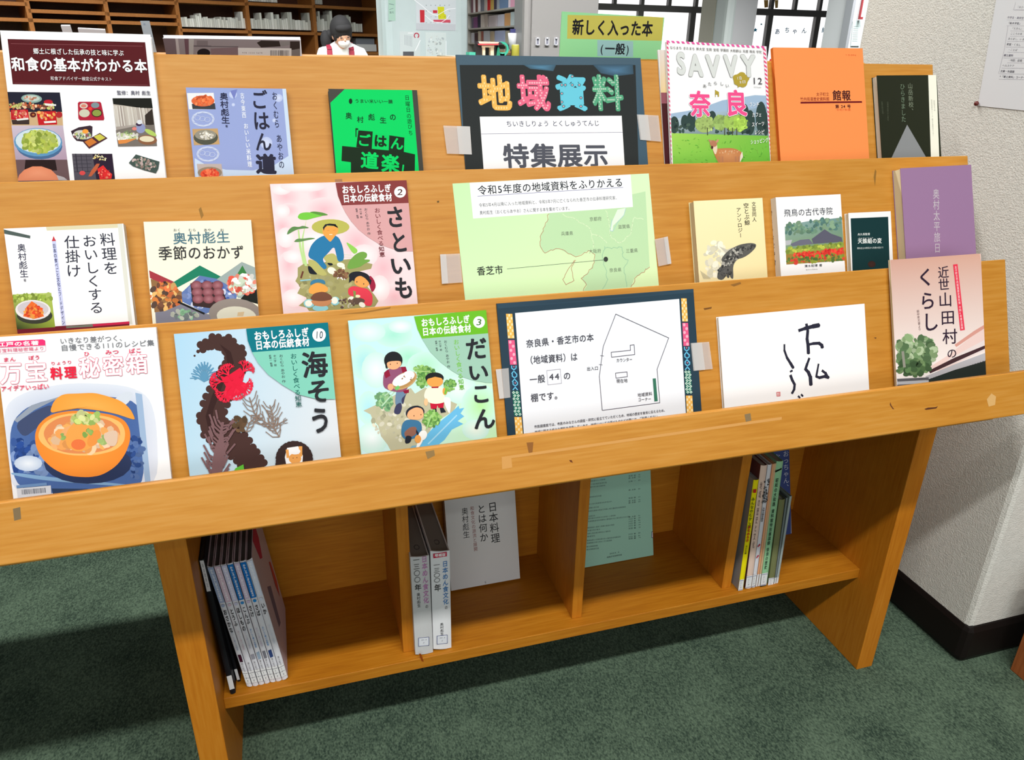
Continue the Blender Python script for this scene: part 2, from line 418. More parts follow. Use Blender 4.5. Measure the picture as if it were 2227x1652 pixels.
st.P((150, 70, 20), [(182, 1510), (200, 1512), (222, 1575), (205, 1572)]); st.flush('wear_marks', rack, kind='stuff')

# ================================================================== BOOKS ON THE SLOPING TIERS
class Book:
    def __init__(s, k, tl, tr, th, label, cover=(250, 250, 250), spine=None, pages=(236, 230, 214), side='R', name='book', cat='book', sb=SB, nb=0.0,
                 group=None, rear=False, hard=.0012, proud=.001, vert=None):
        o, u_, n_ = PO[k]+V((0, 0, 0)), PU, PN
        if rear: o, u_, n_ = mir(o), V((0, -PU.y, PU.z)), V((0, PN.y, -PN.z))   # normal turned to the viewer
        if vert is not None: o, u_, n_ = V((0, vert, 1.18)), V((0, 0, 1)), V((0, -1, 0))
        s.o, s.u, s.n = o, u_, n_
        O = o+n_*(th+nb); p0, p1 = hit(*tl, O, n_), hit(*tr, O, n_)
        ex = (p1-p0).normalized(); ey = n_.cross(ex).normalized()
        if ey.z < 0: ey = -ey
        w = (p1-p0).length; hgt = (((p0+p1)/2-o).dot(u_)-sb)/max(.2, ey.dot(u_))
        c0 = p0-ey*hgt; s.w, s.h_ = w, hgt
        mid = c0+ex*(w/2)
        s.root = empty(name, mid-n_*th, label, cat, group)
        cm_ = mat(cover, .4, 'cover_paper', spec=.1); sm = mat(spine or cover, .4, 'spine_paper', spec=.1); pm_ = mat(pages, .8, 'page_edges')
        ct = min(hard, th*.3)
        mb = MB(); mb.box(c0-n_*ct, ex*w, ey*hgt, n_*ct, cm_)
        mb.box(c0-n_*th, ex*w, ey*hgt, n_*ct, cm_)
        if side == 'L': mb.box(c0-n_*(th-ct), ex*ct, ey*hgt, n_*(th-2*ct), sm)
        else: mb.box(c0-n_*(th-ct)+ex*(w-ct), ex*ct, ey*hgt, n_*(th-2*ct), sm)
        mb.obj('cover', s.root)
        q = c0+ey*proud-n_*(th-ct*1.02); x0, x1 = (ct, w-proud) if side == 'L' else (proud, w-ct)
        if th > .0025: MB().box(q+ex*x0, ex*(x1-x0), ey*(hgt-2*proud), n_*(th-2.04*ct), pm_).obj('page_block', s.root)
        s.art = Art(c0, ex, ey, n_, (0, w, 0, hgt)); s.c0, s.ex, s.ey, s.th = c0, ex, ey, th
    def fr(s, k): s.art.frame(*FRM[k]); return s.art
    def done(s, n1='cover_picture'): s.art.flush(n1, s.root)
    def lettering(s): s.art.flush('cover_picture', s.root)
    def end(s): s.art.flush('lettering', s.root)
WHT = (253, 253, 253)

# ---------------------------------------------------------------- tier 1
def tier1():
    # --- book on the basics of Japanese food
    b = Book(1, (0, 66), (327, 75), .009, 'large white cookbook with a maroon title banner and food photos, top left of the rack', side='L', hard=.0006)
    a = b.fr('A')
    a.P((88, 22, 28), [(52, 142), (1003, 165), (1037, 470), (88, 455)])
    a.L((140, 80, 84), [(75, 174), (985, 192)], 3); a.L((140, 80, 84), [(100, 447), (1020, 460)], 2)
    a = b.fr('B')
    a.P((30, 32, 48), [(80, 122), (805, 130), (838, 395), (108, 395)]); a.P((205, 172, 128), [(106, 392), (838, 392), (850, 582), (125, 580)])
    a.P((110, 60, 45), [(130, 275), (730, 300), (725, 345), (140, 340)])
    a.E((140, 170, 160), 425, 212, 140, 58, .05); a.E((190, 205, 195), 425, 208, 110, 40, .05); a.B([(200, 150, 120), (190, 120, 90), (230, 200, 180)], 415, 208, 85, 26, 22, 16)
    a.B([(200, 100, 60), (190, 190, 110), (210, 140, 110), (235, 200, 160)], 0, 0, 0, 0, 60, 22, quad=[(140, 265), (730, 285), (725, 350), (140, 340)])
    a.E((190, 30, 45), 650, 258, 60, 30); a.P((235, 235, 228), [(600, 275), (755, 290), (755, 312), (610, 305)])
    a.P((190, 22, 35), [(145, 365), (375, 360), (395, 500), (150, 495)]); a.P((60, 45, 42), [(155, 500), (395, 495), (395, 560), (170, 560)])
    a.P((196, 24, 34), [(492, 388), (750, 380), (770, 560), (520, 570)]); a.E((90, 25, 25), 445, 430, 42, 36); a.E((190, 120, 60), 448, 430, 18, 12); a.E((175, 40, 45), 795, 430, 45, 42)
    a.B([(220, 140, 130), (230, 120, 90), (235, 190, 120), (210, 70, 70)], 0, 0, 0, 0, 26, 24, quad=[(170, 375), (360, 370), (370, 470), (180, 470)])
    a.B([(235, 170, 90), (230, 120, 70), (225, 200, 160)], 0, 0, 0, 0, 18, 26, quad=[(520, 400), (740, 400), (740, 480), (540, 490)])
    a.P((232, 232, 225), [(215, 490), (380, 470), (385, 495), (235, 510)]); a.P((236, 236, 230), [(590, 520), (750, 510), (755, 535), (600, 545)])
    a.G([(125, 575), (848, 575), (905, 1035), (182, 1035)], [(205, 190, 205), (195, 180, 195), (175, 150, 170), (170, 155, 175)], 3)
    a.E((70, 105, 145), 530, 850, 310, 180, .03); a.E((95, 150, 190), 515, 800, 325, 192, .03); a.E((205, 222, 228), 515, 783, 305, 165, .03)
    a.E((160, 180, 70), 535, 790, 245, 148, .03)
    a.B([(190, 200, 90), (170, 185, 75), (205, 215, 120), (140, 160, 60), (180, 195, 100)], 535, 790, 240, 140, 150, 42)
    a.P((105, 82, 84), [(182, 1035), (905, 1035), (940, 1310), (215, 1330)]); a.P((38, 22, 22), [(345, 1035), (745, 1035), (770, 1180), (330, 1180)])
    a.P((222, 135, 98), [(235, 1320), (260, 1240), (330, 1170), (440, 1125), (560, 1125), (690, 1170), (760, 1240), (790, 1310)], (232, 152, 115))
    a.P((180, 175, 178), [(760, 1240), (860, 1270), (910, 1310), (790, 1310)])
    a.P((178, 30, 55), [(1065, 256), (1345, 256), (1362, 275), (1405, 480), (1395, 505), (1075, 505), (1055, 480), (1048, 275)])
    for c, e in (((215, 205, 190), (1127, 310, 55, 38)), ((125, 145, 150), (1282, 303, 56, 38)), ((205, 205, 180), (1137, 410, 72, 54)), ((60, 30, 25), (1303, 408, 72, 56)), ((140, 155, 70), (1303, 408, 60, 44)), ((215, 130, 110), (1127, 312, 36, 22)), ((235, 60, 50), (1215, 350, 26, 22))):
        a.E(c, *e)
    a.P((55, 38, 50), [(955, 650), (1060, 600), (1215, 575), (1245, 590), (1240, 720), (1120, 792), (1030, 780), (985, 730)])
    a.E((205, 205, 195), 1110, 700, 120, 62, .1); a.B([(90, 120, 95), (220, 220, 215), (130, 80, 80), (190, 200, 120)], 1110, 705, 110, 48, 60, 20); a.E((245, 160, 60), 1150, 655, 42, 30)
    a.P((78, 40, 50), [(1115, 792), (1245, 730), (1345, 675), (1448, 745), (1320, 820), (1200, 888)]); a.P((205, 120, 50), [(1140, 795), (1235, 745), (1305, 800), (1200, 862)]); a.P((206, 200, 80), [(1262, 725), (1345, 690), (1420, 742), (1335, 786)])
    a.P((84, 80, 90), [(970, 955), (1510, 955), (1550, 1310), (1005, 1315)]); a.P((42, 28, 48), [(1245, 958), (1508, 958), (1548, 1310), (1300, 1310)])
    for i in range(5): a.L((50, 48, 58), [(985+i*4, 990+i*52), (1230, 990+i*50)], 7)
    for x in (1020, 1090, 1160): a.L((50, 48, 58), [(x, 958), (x+25, 1200)], 7 if x > 1020 else 16)
    a.P((190, 95, 60), [(1190, 1260), (1230, 1180), (1300, 1090), (1345, 1090), (1300, 1180), (1230, 1260)]); a.P((222, 45, 45), [(1310, 1160), (1390, 1110), (1440, 1170), (1510, 1230), (1500, 1290), (1345, 1300), (1330, 1230)])
    a.B([(235, 90, 80), (200, 30, 40), (240, 140, 110)], 1410, 1220, 80, 60, 22, 18); a.B([(225, 200, 120), (230, 225, 180)], 1350, 1010, 95, 50, 22, 12); a.E((215, 75, 75), 1110, 1215, 40, 30)
    a.G([(1515, 210), (2037, 208), (2114, 850), (1590, 858)], [(200, 190, 175), (190, 180, 165), (150, 145, 150), (140, 130, 125)], 4)
    a.P((24, 26, 20), [(1515, 210), (2037, 208), (2056, 345), (1900, 342), (1650, 305), (1526, 290)])
    for i in range(26):
        x = 1535+i*18; a.L(random.choice([(225, 220, 210), (180, 170, 160), (205, 198, 186), (160, 148, 140)]), [(x, 310+i*1.5), (x+36, 590-i*2)], random.uniform(6, 15))
    a.P((50, 42, 36), [(1950, 440), (2050, 350), (2075, 570), (1960, 570)]); a.P((120, 112, 104), [(1560, 640), (1800, 590), (2078, 565), (2112, 850), (1590, 858)])
    a.E((142, 150, 190), 1895, 615, 64, 66); a.E((60, 40, 70), 1870, 560, 40, 26); a.E((222, 225, 230), 1880, 530, 36, 30); a.E((225, 130, 120), 1810, 620, 32, 22)
    a.B([(235, 232, 222), (220, 225, 200), (190, 205, 150)], 0, 0, 0, 0, 50, 26, quad=[(1580, 690), (1840, 680), (1850, 750), (1590, 770)])
    a.P((222, 140, 70), [(1588, 775), (1850, 750), (1700, 815), (1600, 825)]); a.E((140, 95, 65), 1985, 770, 128, 66, .05); a.E((228, 218, 185), 1978, 758, 100, 40, .05); a.E((178, 205, 100), 2028, 672, 88, 30, .5); a.B([(150, 175, 100), (110, 130, 90)], 1740, 668, 60, 26, 14, 14)
    a.P((66, 84, 78), [(1735, 1080), (1830, 965), (1960, 1005), (2148, 1062), (2130, 1160), (2098, 1218), (1950, 1180), (1790, 1125)])
    a.B([(105, 120, 105), (150, 130, 120), (60, 80, 70), (190, 170, 165), (90, 105, 92)], 1950, 1090, 170, 62, 90, 22, .28)
    b.done()
    a = b.fr('A')
    a.T(WHT, '郷土に根ざした伝承の技と味に学ぶ', (230, 228), (857, 242), 44, b=.012); a.T(WHT, '和食の基本がわかる本', (78, 318), (1018, 332), 100, b=.028)
    a.T((225, 215, 215), '和食アドバイザー検定公式テキスト', (350, 416), (778, 422), 30, b=.01); a.T((110, 110, 125), '監修：奥村 彪生', (808, 515), (1042, 517), 32, b=.02)
    b.end()
    # --- blue rice book
    b = Book(1, (404, 190), (622, 193), .012, 'lavender-blue rice cookbook with a column of small food photos, second on the top tier', (150, 165, 215), (170, 185, 225), side='R')
    a = b.fr('A')
    a.P((205, 222, 242), [(1950, 480), (1975, 480), (2035, 1080), (2005, 1080)])
    a.P((200, 218, 240), [(1345, 965), (1420, 1010), (1560, 1045), (1750, 1050), (1900, 1010), (2000, 945), (2030, 1120), (1350, 1120)])
    for (x, y, r) in ((1610, 525, 28), (1612, 596, 12), (1925, 550, 28), (1840, 860, 42), (1895, 705, 14)): a.E((185, 198, 235), x, y, r, r, cin=(215, 222, 245))
    a.P((120, 130, 195), [(1590, 500), (1640, 490), (1618, 560)])
    a.P((238, 238, 238), [(1292, 516), (1476, 514), (1490, 628), (1305, 628)]); a.P((60, 62, 66), [(1325, 590), (1485, 585), (1490, 628), (1330, 626)]); a.E((225, 105, 60), 1402, 570, 80, 38); a.B([(240, 130, 80), (205, 85, 45), (235, 110, 60)], 1402, 568, 75, 32, 50, 13)
    a.P((196, 160, 110), [(1328, 764), (1504, 760), (1518, 870), (1340, 876)]); a.E((82, 84, 70), 1422, 822, 84, 52); a.E((150, 145, 130), 1420, 805, 74, 36); a.B([(235, 230, 220), (215, 208, 190)], 1422, 808, 46, 26, 30, 12)
    for cy, cx in ((695, 1403), (937, 1437)):
        for k in range(3): a.L((205, 215, 240), [(cx+(78-k*5)*math.cos(t/12*6.283+k), cy+(52-k*4)*math.sin(t/12*6.283+k)) for t in range(13)], 4)
        for k in range(3): a.L((205, 215, 240), [(cx-38+k*34+20*math.cos(t/8*6.283), cy+16*math.sin(t/8*6.283)-8+k*6) for t in range(9)], 3)
    a.P((190, 175, 168), [(1360, 1005), (1530, 1005), (1545, 1110), (1375, 1110)]); a.E((150, 132, 110), 1450, 1065, 84, 40); a.E((235, 90, 55), 1450, 1075, 66, 36); a.B([(245, 120, 80), (215, 60, 40)], 1450, 1070, 60, 30, 34, 12)
    b.done()
    a = b.fr('A')
    a.T((40, 42, 70), '奥村彪生', (1545, 512), (1560, 730), 58, True, .02); a.T((60, 60, 90), '著', (1565, 735), (1567, 755), 18, True)
    a.T((235, 240, 252), '古今東西', (1672, 512), (1688, 690), 30, True, .02); a.T((235, 240, 252), 'おいしい米料理', (1697, 722), (1728, 1030), 32, True, .02)
    a.T((42, 42, 62), 'ごはん', (1785, 490), (1825, 925), 118, True, .02); a.T((42, 42, 62), '道', (1835, 935), (1842, 1080), 140, True, .05)
    a.T((70, 75, 110), 'おくむら', (1895, 505), (1915, 760), 38, True, .01); a.T((70, 75, 110), 'あやおの', (1925, 800), (1948, 1040), 40, True, .01)
    b.end()
    # --- green rice book
    b = Book(1, (714, 193), (907, 196), .012, 'bright green rice cookbook with black cut-paper title blocks on the top tier', (62, 62, 54), (70, 62, 55), side='R')
    a = b.fr('C')
    a.P((0, 214, 100), [(365, 712), (903, 716), (962, 1400), (300, 1400), (252, 820)])
    for q in ([(475, 1040), (590, 1050), (582, 1190), (458, 1175)], [(722, 1080), (843, 1098), (838, 1218), (717, 1200)], [(345, 1165), (500, 1180), (838, 1212), (928, 1232), (925, 1400), (415, 1400), (415, 1295), (340, 1285)]): a.P((24, 44, 26), q)
    a.P((0, 210, 98), [(592, 1060), (720, 1076), (712, 1200), (585, 1186)]); a.E((20, 50, 30), 413, 808, 14, 22)
    b.done()
    a = b.fr('C'); GD = (12, 70, 36)
    a.T(GD, 'うまい米いい一膳', (445, 806), (750, 812), 34, b=.02)
    for ch, x, y, h in (('奥', 398, 925, 56), ('村', 490, 955, 54), ('彪', 580, 935, 56), ('生', 672, 960, 54), ('の', 750, 935, 58)): a.T(GD, ch, (x-28, y-1), (x+28, y+1), h, b=.02)
    for ch, y, h in (('日', 780, 42), ('曜', 830, 44), ('日', 876, 42), ('の', 925, 44), ('遊', 968, 42), ('び', 1010, 40), ('ち', 1060, 44)): a.T(GD, ch, (864+(y-780)*.1-20, y), (864+(y-780)*.1+20, y+1), h, b=.0)
    a.T((24, 44, 26), '「', (415, 1070), (475, 1075), 100, b=.03); a.T((0, 214, 100), 'ご', (465, 1115), (575, 1125), 105, b=.03); a.T((24, 44, 26), 'は', (595, 1120), (705, 1132), 105, b=.04); a.T((0, 214, 100), 'ん', (728, 1140), (838, 1155), 105, b=.03)
    a.T((0, 214, 100), '道', (490, 1275), (640, 1290), 140, b=.035); a.T((0, 214, 100), '楽', (655, 1300), (805, 1312), 150, b=.035); a.T((0, 214, 100), '」', (800, 1330), (900, 1350), 100, b=.03)
    b.end()
    # --- black laminated sign
    b = Book(1, (991, 119), (1393, 126), .0022, 'black laminated sign with patterned paper characters over a white panel, centre of the top tier', (66, 92, 108), name='paper_sign', cat='sign', hard=.002)
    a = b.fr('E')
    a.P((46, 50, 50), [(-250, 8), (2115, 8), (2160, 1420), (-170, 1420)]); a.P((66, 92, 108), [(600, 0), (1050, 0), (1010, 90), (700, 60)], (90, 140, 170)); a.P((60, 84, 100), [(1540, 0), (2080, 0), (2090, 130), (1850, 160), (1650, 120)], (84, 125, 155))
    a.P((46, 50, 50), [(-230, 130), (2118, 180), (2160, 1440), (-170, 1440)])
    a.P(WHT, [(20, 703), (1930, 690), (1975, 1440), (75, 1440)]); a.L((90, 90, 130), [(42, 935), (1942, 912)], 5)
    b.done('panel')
    a = b.fr('E'); a.T((90, 95, 130), 'ちいきしりょう とくしゅうてんじ', (372, 800), (1632, 790), 88, b=.008)
    a.T((85, 88, 98), '特集展示', (325, 1235), (1755, 1225), 340, b=.03)
    # patterned characters: paper cut-outs, pattern added as small pieces over the letter shape
    for ch, x0, x1, c, kind in (('地', -12, 455, (250, 190, 95), 0), ('域', 515, 975, (238, 110, 140), 1), ('資', 1030, 1475, (110, 205, 225), 2), ('料', 1525, 1955, (90, 170, 130), 3)):
        a.T(c, ch, (x0, 385), (x1, 392), 500, b=.04)
        vv, ff, _ = glyph(ch, .0); tri = [[vv[i] for i in f] for f in ff]
        def inside(x, y, r):
            def pin(px, py):
                for t in tri:
                    n = len(t); sg = [(t[(i+1) % n][0]-t[i][0])*(py-t[i][1])-(t[(i+1) % n][1]-t[i][1])*(px-t[i][0]) for i in range(n)]
                    if all(q >= 0 for q in sg) or all(q <= 0 for q in sg): return True
                return False
            return all(pin(x+dx, y+dy) for dx, dy in ((r, 0), (-r, 0), (0, r), (0, -r)))
        wX = x1-x0
        def put(gx, gy): return x0+gx*wX, 388-(gy-.37)*500
        if kind == 0:
            for i in range(26):
                for j in range(13):
                    gx, gy = i*.038+.01, -.1+j*.074
                    if (i+j) % 2 and inside(gx, gy, .008): X, Y = put(gx, gy); a.P((255, 226, 160), [(X-7, Y-14), (X+7, Y-14), (X+7, Y+14), (X-7, Y+14)])
        if kind == 1:
            for i in range(15):
                for j in range(15):
                    gx, gy = i*.07+(j % 2)*.035, -.1+j*.068
                    if inside(gx, gy, .01): X, Y = put(gx, gy); a.E((252, 190, 200), X, Y, 13, 13, n=8)
        if kind == 2:
            for i in range(10):
                for j in range(9):
                    gx, gy = i*.105+(j % 2)*.052, -.1+j*.115
                    if inside(gx, gy, .012): X, Y = put(gx, gy); a.E((35, 140, 150), X, Y, 24, 24, n=6); a.E((214, 160, 170), X, Y, 13, 13, n=6)
        if kind == 3:
            for i in range(17):
                for j in range(17):
                    gx, gy = i*.06+(j % 2)*.03, -.1+j*.058
                    if inside(gx, gy, .008): X, Y = put(gx, gy); a.E((225, 245, 225), X, Y, 13, 13, n=4); a.E((60, 140, 100), X, Y, 6, 6, n=4)
    b.end()
    # --- magazines
    b = Book(1, (1431, 108), (1560, 112), .003, 'dark brown-edged magazine standing hidden behind the pink-bordered magazine', (235, 232, 228), name='magazine', cat='magazine', hard=.0006)
    a = b.fr('D')
    a.G([(20, 120), (700, 120), (700, 730), (42, 720)], [(225, 215, 210), (225, 215, 210), (240, 215, 160), (235, 205, 150)], 3); a.P((150, 85, 95), [(42, 715), (700, 720), (700, 860), (50, 860)]); a.P((72, 28, 32), [(50, 855), (700, 855), (740, 1700), (100, 1700)])
    b.done()
    b = Book(1, (1449, 88), (1667, 101), .005, 'travel magazine with a pink striped border and a fawn on a green lawn', nb=.0035, name='magazine', cat='magazine', hard=.0006)
    a = b.fr('D')
    a.G([(165, 1000), (1400, 760), (1430, 1300), (180, 1300)], [(205, 222, 235), (150, 175, 200), (110, 135, 130), (120, 140, 140)], 4)
    a.P(WHT, [(150, 700), (1395, 640), (1395, 760), (1250, 745), (1150, 762), (1000, 790), (830, 815), (650, 880), (450, 940), (165, 985)])
    a.P((165, 190, 215), [(165, 985), (450, 940), (650, 880), (830, 815), (1150, 765), (1250, 748), (1395, 755), (1400, 900), (800, 960), (170, 1060)])
    a.P((110, 190, 70), [(180, 1235), (1420, 1270), (1480, 1700), (200, 1700)]); a.G([(180, 1235), (1420, 1272), (1450, 1700), (200, 1700)], [(165, 215, 90), (120, 190, 70), (110, 190, 60), (120, 195, 70)], 4)
    for cx, cy, rx, ry in ((215, 1130, 60, 110), (350, 1090, 50, 90), (430, 1090, 60, 130), (700, 1020, 50, 70), (1120, 1050, 60, 190), (1190, 1100, 60, 160), (1330, 1040, 70, 210), (1390, 1120, 40, 150)): a.E((52, 72, 68), cx, cy, rx, ry)
    a.B([(60, 82, 76), (40, 58, 56), (72, 92, 80)], 0, 0, 0, 0, 70, 26, quad=[(180, 1080), (1410, 1100), (1415, 1250), (185, 1220)])
    for cx, cy, rx, ry, c in ((600, 1120, 120, 110, (165, 190, 110)), (800, 1100, 90, 100, (150, 180, 100)), (950, 1090, 100, 110, (165, 200, 95)), (1060, 1110, 85, 100, (175, 215, 90))):
        a.E(c, cx, cy, rx, ry); a.B([tuple(v*.9 for v in c), tuple(min(255, v*1.1) for v in c), c], cx, cy, rx, ry, 40, 24)
    for x in (640, 860, 905, 960, 1015): a.L((80, 85, 60), [(x, 1170), (x, 1260)], 12)
    a.B([(95, 175, 60), (140, 205, 80), (120, 190, 70)], 0, 0, 0, 0, 90, 16, quad=[(190, 1300), (1430, 1320), (1450, 1640), (200, 1640)], asp=.3)
    a.S((196, 128, 78), [(700, 1440), (760, 1435), (930, 1425), (1010, 1440), (1080, 1480), (1085, 1540), (1050, 1640), (790, 1640), (740, 1540)], (215, 150, 98)); a.S((235, 215, 185), [(690, 1400), (750, 1340), (770, 1440), (740, 1530)])
    a.P((240, 225, 205), [(1085, 1470), (1095, 1540), (1050, 1620), (1060, 1520)]); a.E((185, 125, 95), 715, 1370, 48, 42, .5); a.E((90, 50, 45), 698, 1420, 16, 20); a.S((190, 140, 110), [(648, 1310), (690, 1330), (690, 1360), (660, 1350)]); a.S((205, 150, 120), [(785, 1310), (750, 1325), (745, 1365), (780, 1350)])
    for x in (790, 830, 1000, 1040): a.L((190, 130, 90), [(x, 1540), (x+5, 1660)], 22)
    a.B([(240, 205, 165)], 920, 1480, 140, 30, 24, 6)
    def bord(p, q, n, w, vert):
        for i in range(n):
            t0, t1 = i/n, (i+.5)/n; A0 = (p[0]+(q[0]-p[0])*t0, p[1]+(q[1]-p[1])*t0); A1 = (p[0]+(q[0]-p[0])*t1, p[1]+(q[1]-p[1])*t1)
            if vert: a.P((238, 80, 125), [A0, A1, (A1[0]+w, A1[1]+w*.8), (A0[0]+w, A0[1]+w*.8)])
            else: a.P((240, 90, 165), [A0, A1, (A1[0]+w*.6, A1[1]+w), (A0[0]+w*.6, A0[1]+w)])
    a.P((253, 240, 245), [(100, 40), (140, 45), (190, 1700), (150, 1700)]); a.P((253, 240, 245), [(1350, 110), (1388, 115), (1495, 1700), (1450, 1700)])
    bord((105, 40), (1385, 118), 20, 36, False); bord((102, 55), (150, 1640), 28, 34, True); bord((1350, 140), (1452, 1640), 28, 34, True)
    a.h += 1e-5
    a.S((182, 160, 60), [(960, 520), (980, 490), (1020, 485), (1060, 452), (1110, 460), (1125, 490), (1165, 500), (1178, 540), (1150, 580), (1140, 630), (1090, 655), (1050, 635), (1025, 660), (1025, 625), (980, 610), (975, 565)])
    a.P((182, 160, 60), [(735, 680), (755, 695), (785, 710), (785, 770), (770, 770), (765, 740), (745, 740), (742, 775), (735, 770)])
    b.done()
    a = b.fr('D'); GR = (120, 110, 100)
    a.T(GR, 'ならまち きたまち 新大宮 生駒 宝塔 学園前 大和郡山 天理 飛鳥 宇陀', (155, 140), (1335, 200), 42, b=.0)
    for ch, x0, x1, y in (('S', 228, 368, 335), ('A', 405, 560, 362), ('V', 625, 790, 370), ('V', 855, 1015, 370), ('Y', 1075, 1245, 368)):
        a.T((165, 165, 160), ch, (x0, y), (x1, y+4), 375, b=.055); a.T((222, 225, 221), ch, (x0, y), (x1, y+4), 375, b=.042)
    for ch, x, y in (('あ', 600, 635), ('た', 665, 608), ('ら', 738, 598), ('し', 820, 605), ('い', 890, 632)): a.T((120, 120, 120), ch, (x-26, y-2), (x+26, y+2), 52)
    for ch, x0, x1, y in (('奈', 400, 680, 865), ('良', 855, 1150, 855)):
        a.T(WHT, ch, (x0, y), (x1, y+5), 345, b=.055); a.T((245, 85, 145), ch, (x0, y), (x1, y+5), 345, b=.034)
    a.T((110, 105, 110), '12', (1200, 565), (1345, 570), 118, b=.005); a.T((190, 190, 195), '2022 December', (1228, 648), (1330, 650), 22); a.T(WHT, '1泊', (1010, 535), (1075, 530), 48); a.T(WHT, '2日', (1040, 585), (1130, 580), 42)
    for t, p, q in (('ランチ', (1168, 870), (1300, 872)), ('カフェ', (1205, 1005), (1330, 1000)), ('スイーツ', (1200, 1130), (1365, 1115)), ('レシピ', (1235, 1230), (1365, 1225)), ('ショッピング', (1185, 1355), (1415, 1325))): a.T(WHT, t, p, q, 66, slant=.2, b=.008)
    b.end()
    # --- orange bulletin
    b = Book(1, (1681, 103), (1876, 105), .007, 'plain orange museum bulletin with small dark lettering on the top tier', (255, 152, 84), (235, 120, 50), side='L', hard=.0006)
    a = b.fr('F'); a.P((110, 20, 30), [(1645, 616), (2017, 612), (2018, 622), (1645, 627)])
    a.T((70, 25, 30), '館報', (1838, 578), (1950, 578), 66, b=.022); a.T((185, 50, 40), '太子町立', (1740, 571), (1818, 570), 24, b=.01); a.T((185, 50, 40), '竹内街道歴史資料館', (1643, 600), (1820, 599), 24, b=.01)
    a.T((90, 25, 30), '第 24 号', (1855, 645), (1950, 644), 24, b=.03); a.T((235, 90, 50), '令和7年度', (1860, 665), (1950, 664), 14); a.T((235, 90, 50), 'ISSN 0000-0000'[:4], (1913, 332), (1980, 334), 11)
    b.end()
    # --- dark mountain book
    b = Book(1, (1907, 164), (2037, 163), .012, 'dark olive paperback with a grey mountain triangle, right end of the top tier', (40, 44, 30), side='R', pages=(240, 238, 226), hard=.0008)
    a = b.fr('Q'); a.P((252, 250, 232), [(398, 385), (440, 385), (455, 810), (412, 810)]); a.P((142, 145, 146), [(290, 640), (395, 820), (205, 820)])
    b.done(); a = b.fr('Q')
    a.T((165, 178, 150), '山岳新校、', (305, 425), (312, 585), 26, True); a.T((150, 175, 145), 'ひらきました', (265, 428), (273, 628), 26, True); a.T((110, 118, 95), '山岳考古学から見る', (190, 520), (192, 620), 9, True); a.T((110, 118, 95), '吉備の国の宝物', (160, 520), (165, 585), 9, True)
    a.T((190, 190, 170), '岡田製作所小説', (428, 515), (432, 570), 8, True); a.T((190, 190, 170), '地域創造研究シリーズ 都市計画研究センター', (415, 510), (424, 700), 8, True)
    b.end()
tier1()

# ---------------------------------------------------------------- tier 2
def SER(b, fr, corner, cpts, reg, rpts, num, circ, title, tp, th, sub, sp, subc, au, tl):
    a = b.fr(fr); a.P(reg, rpts); a.P(corner, cpts)
    a.T(WHT, 'おもしろふしぎ', tl[0], tl[1], tl[4], b=.035); a.T(WHT, '日本の伝統食材', tl[2], tl[3], tl[4], b=.03)
    a.E(WHT, *circ); a.T((110, 60, 55) if fr == 'H' else (20, 70, 90) if fr == 'K' else (80, 150, 60), num, (circ[0]-circ[2]*.62, circ[1]), (circ[0]+circ[2]*.62, circ[1]-2), circ[3]*1.5, b=.01, slant=.15)
    a.T(subc, sub, sp[0], sp[1], sp[2], True, .012)
    for t, p, q, h in au: a.T((80, 84, 92), t, p, q, h, True, .008)
    for ch, x, y, w, h in title: a.T((44, 45, 50), ch, (x-w/2, y+w*.04), (x+w/2, y-w*.04), h, b=.028)
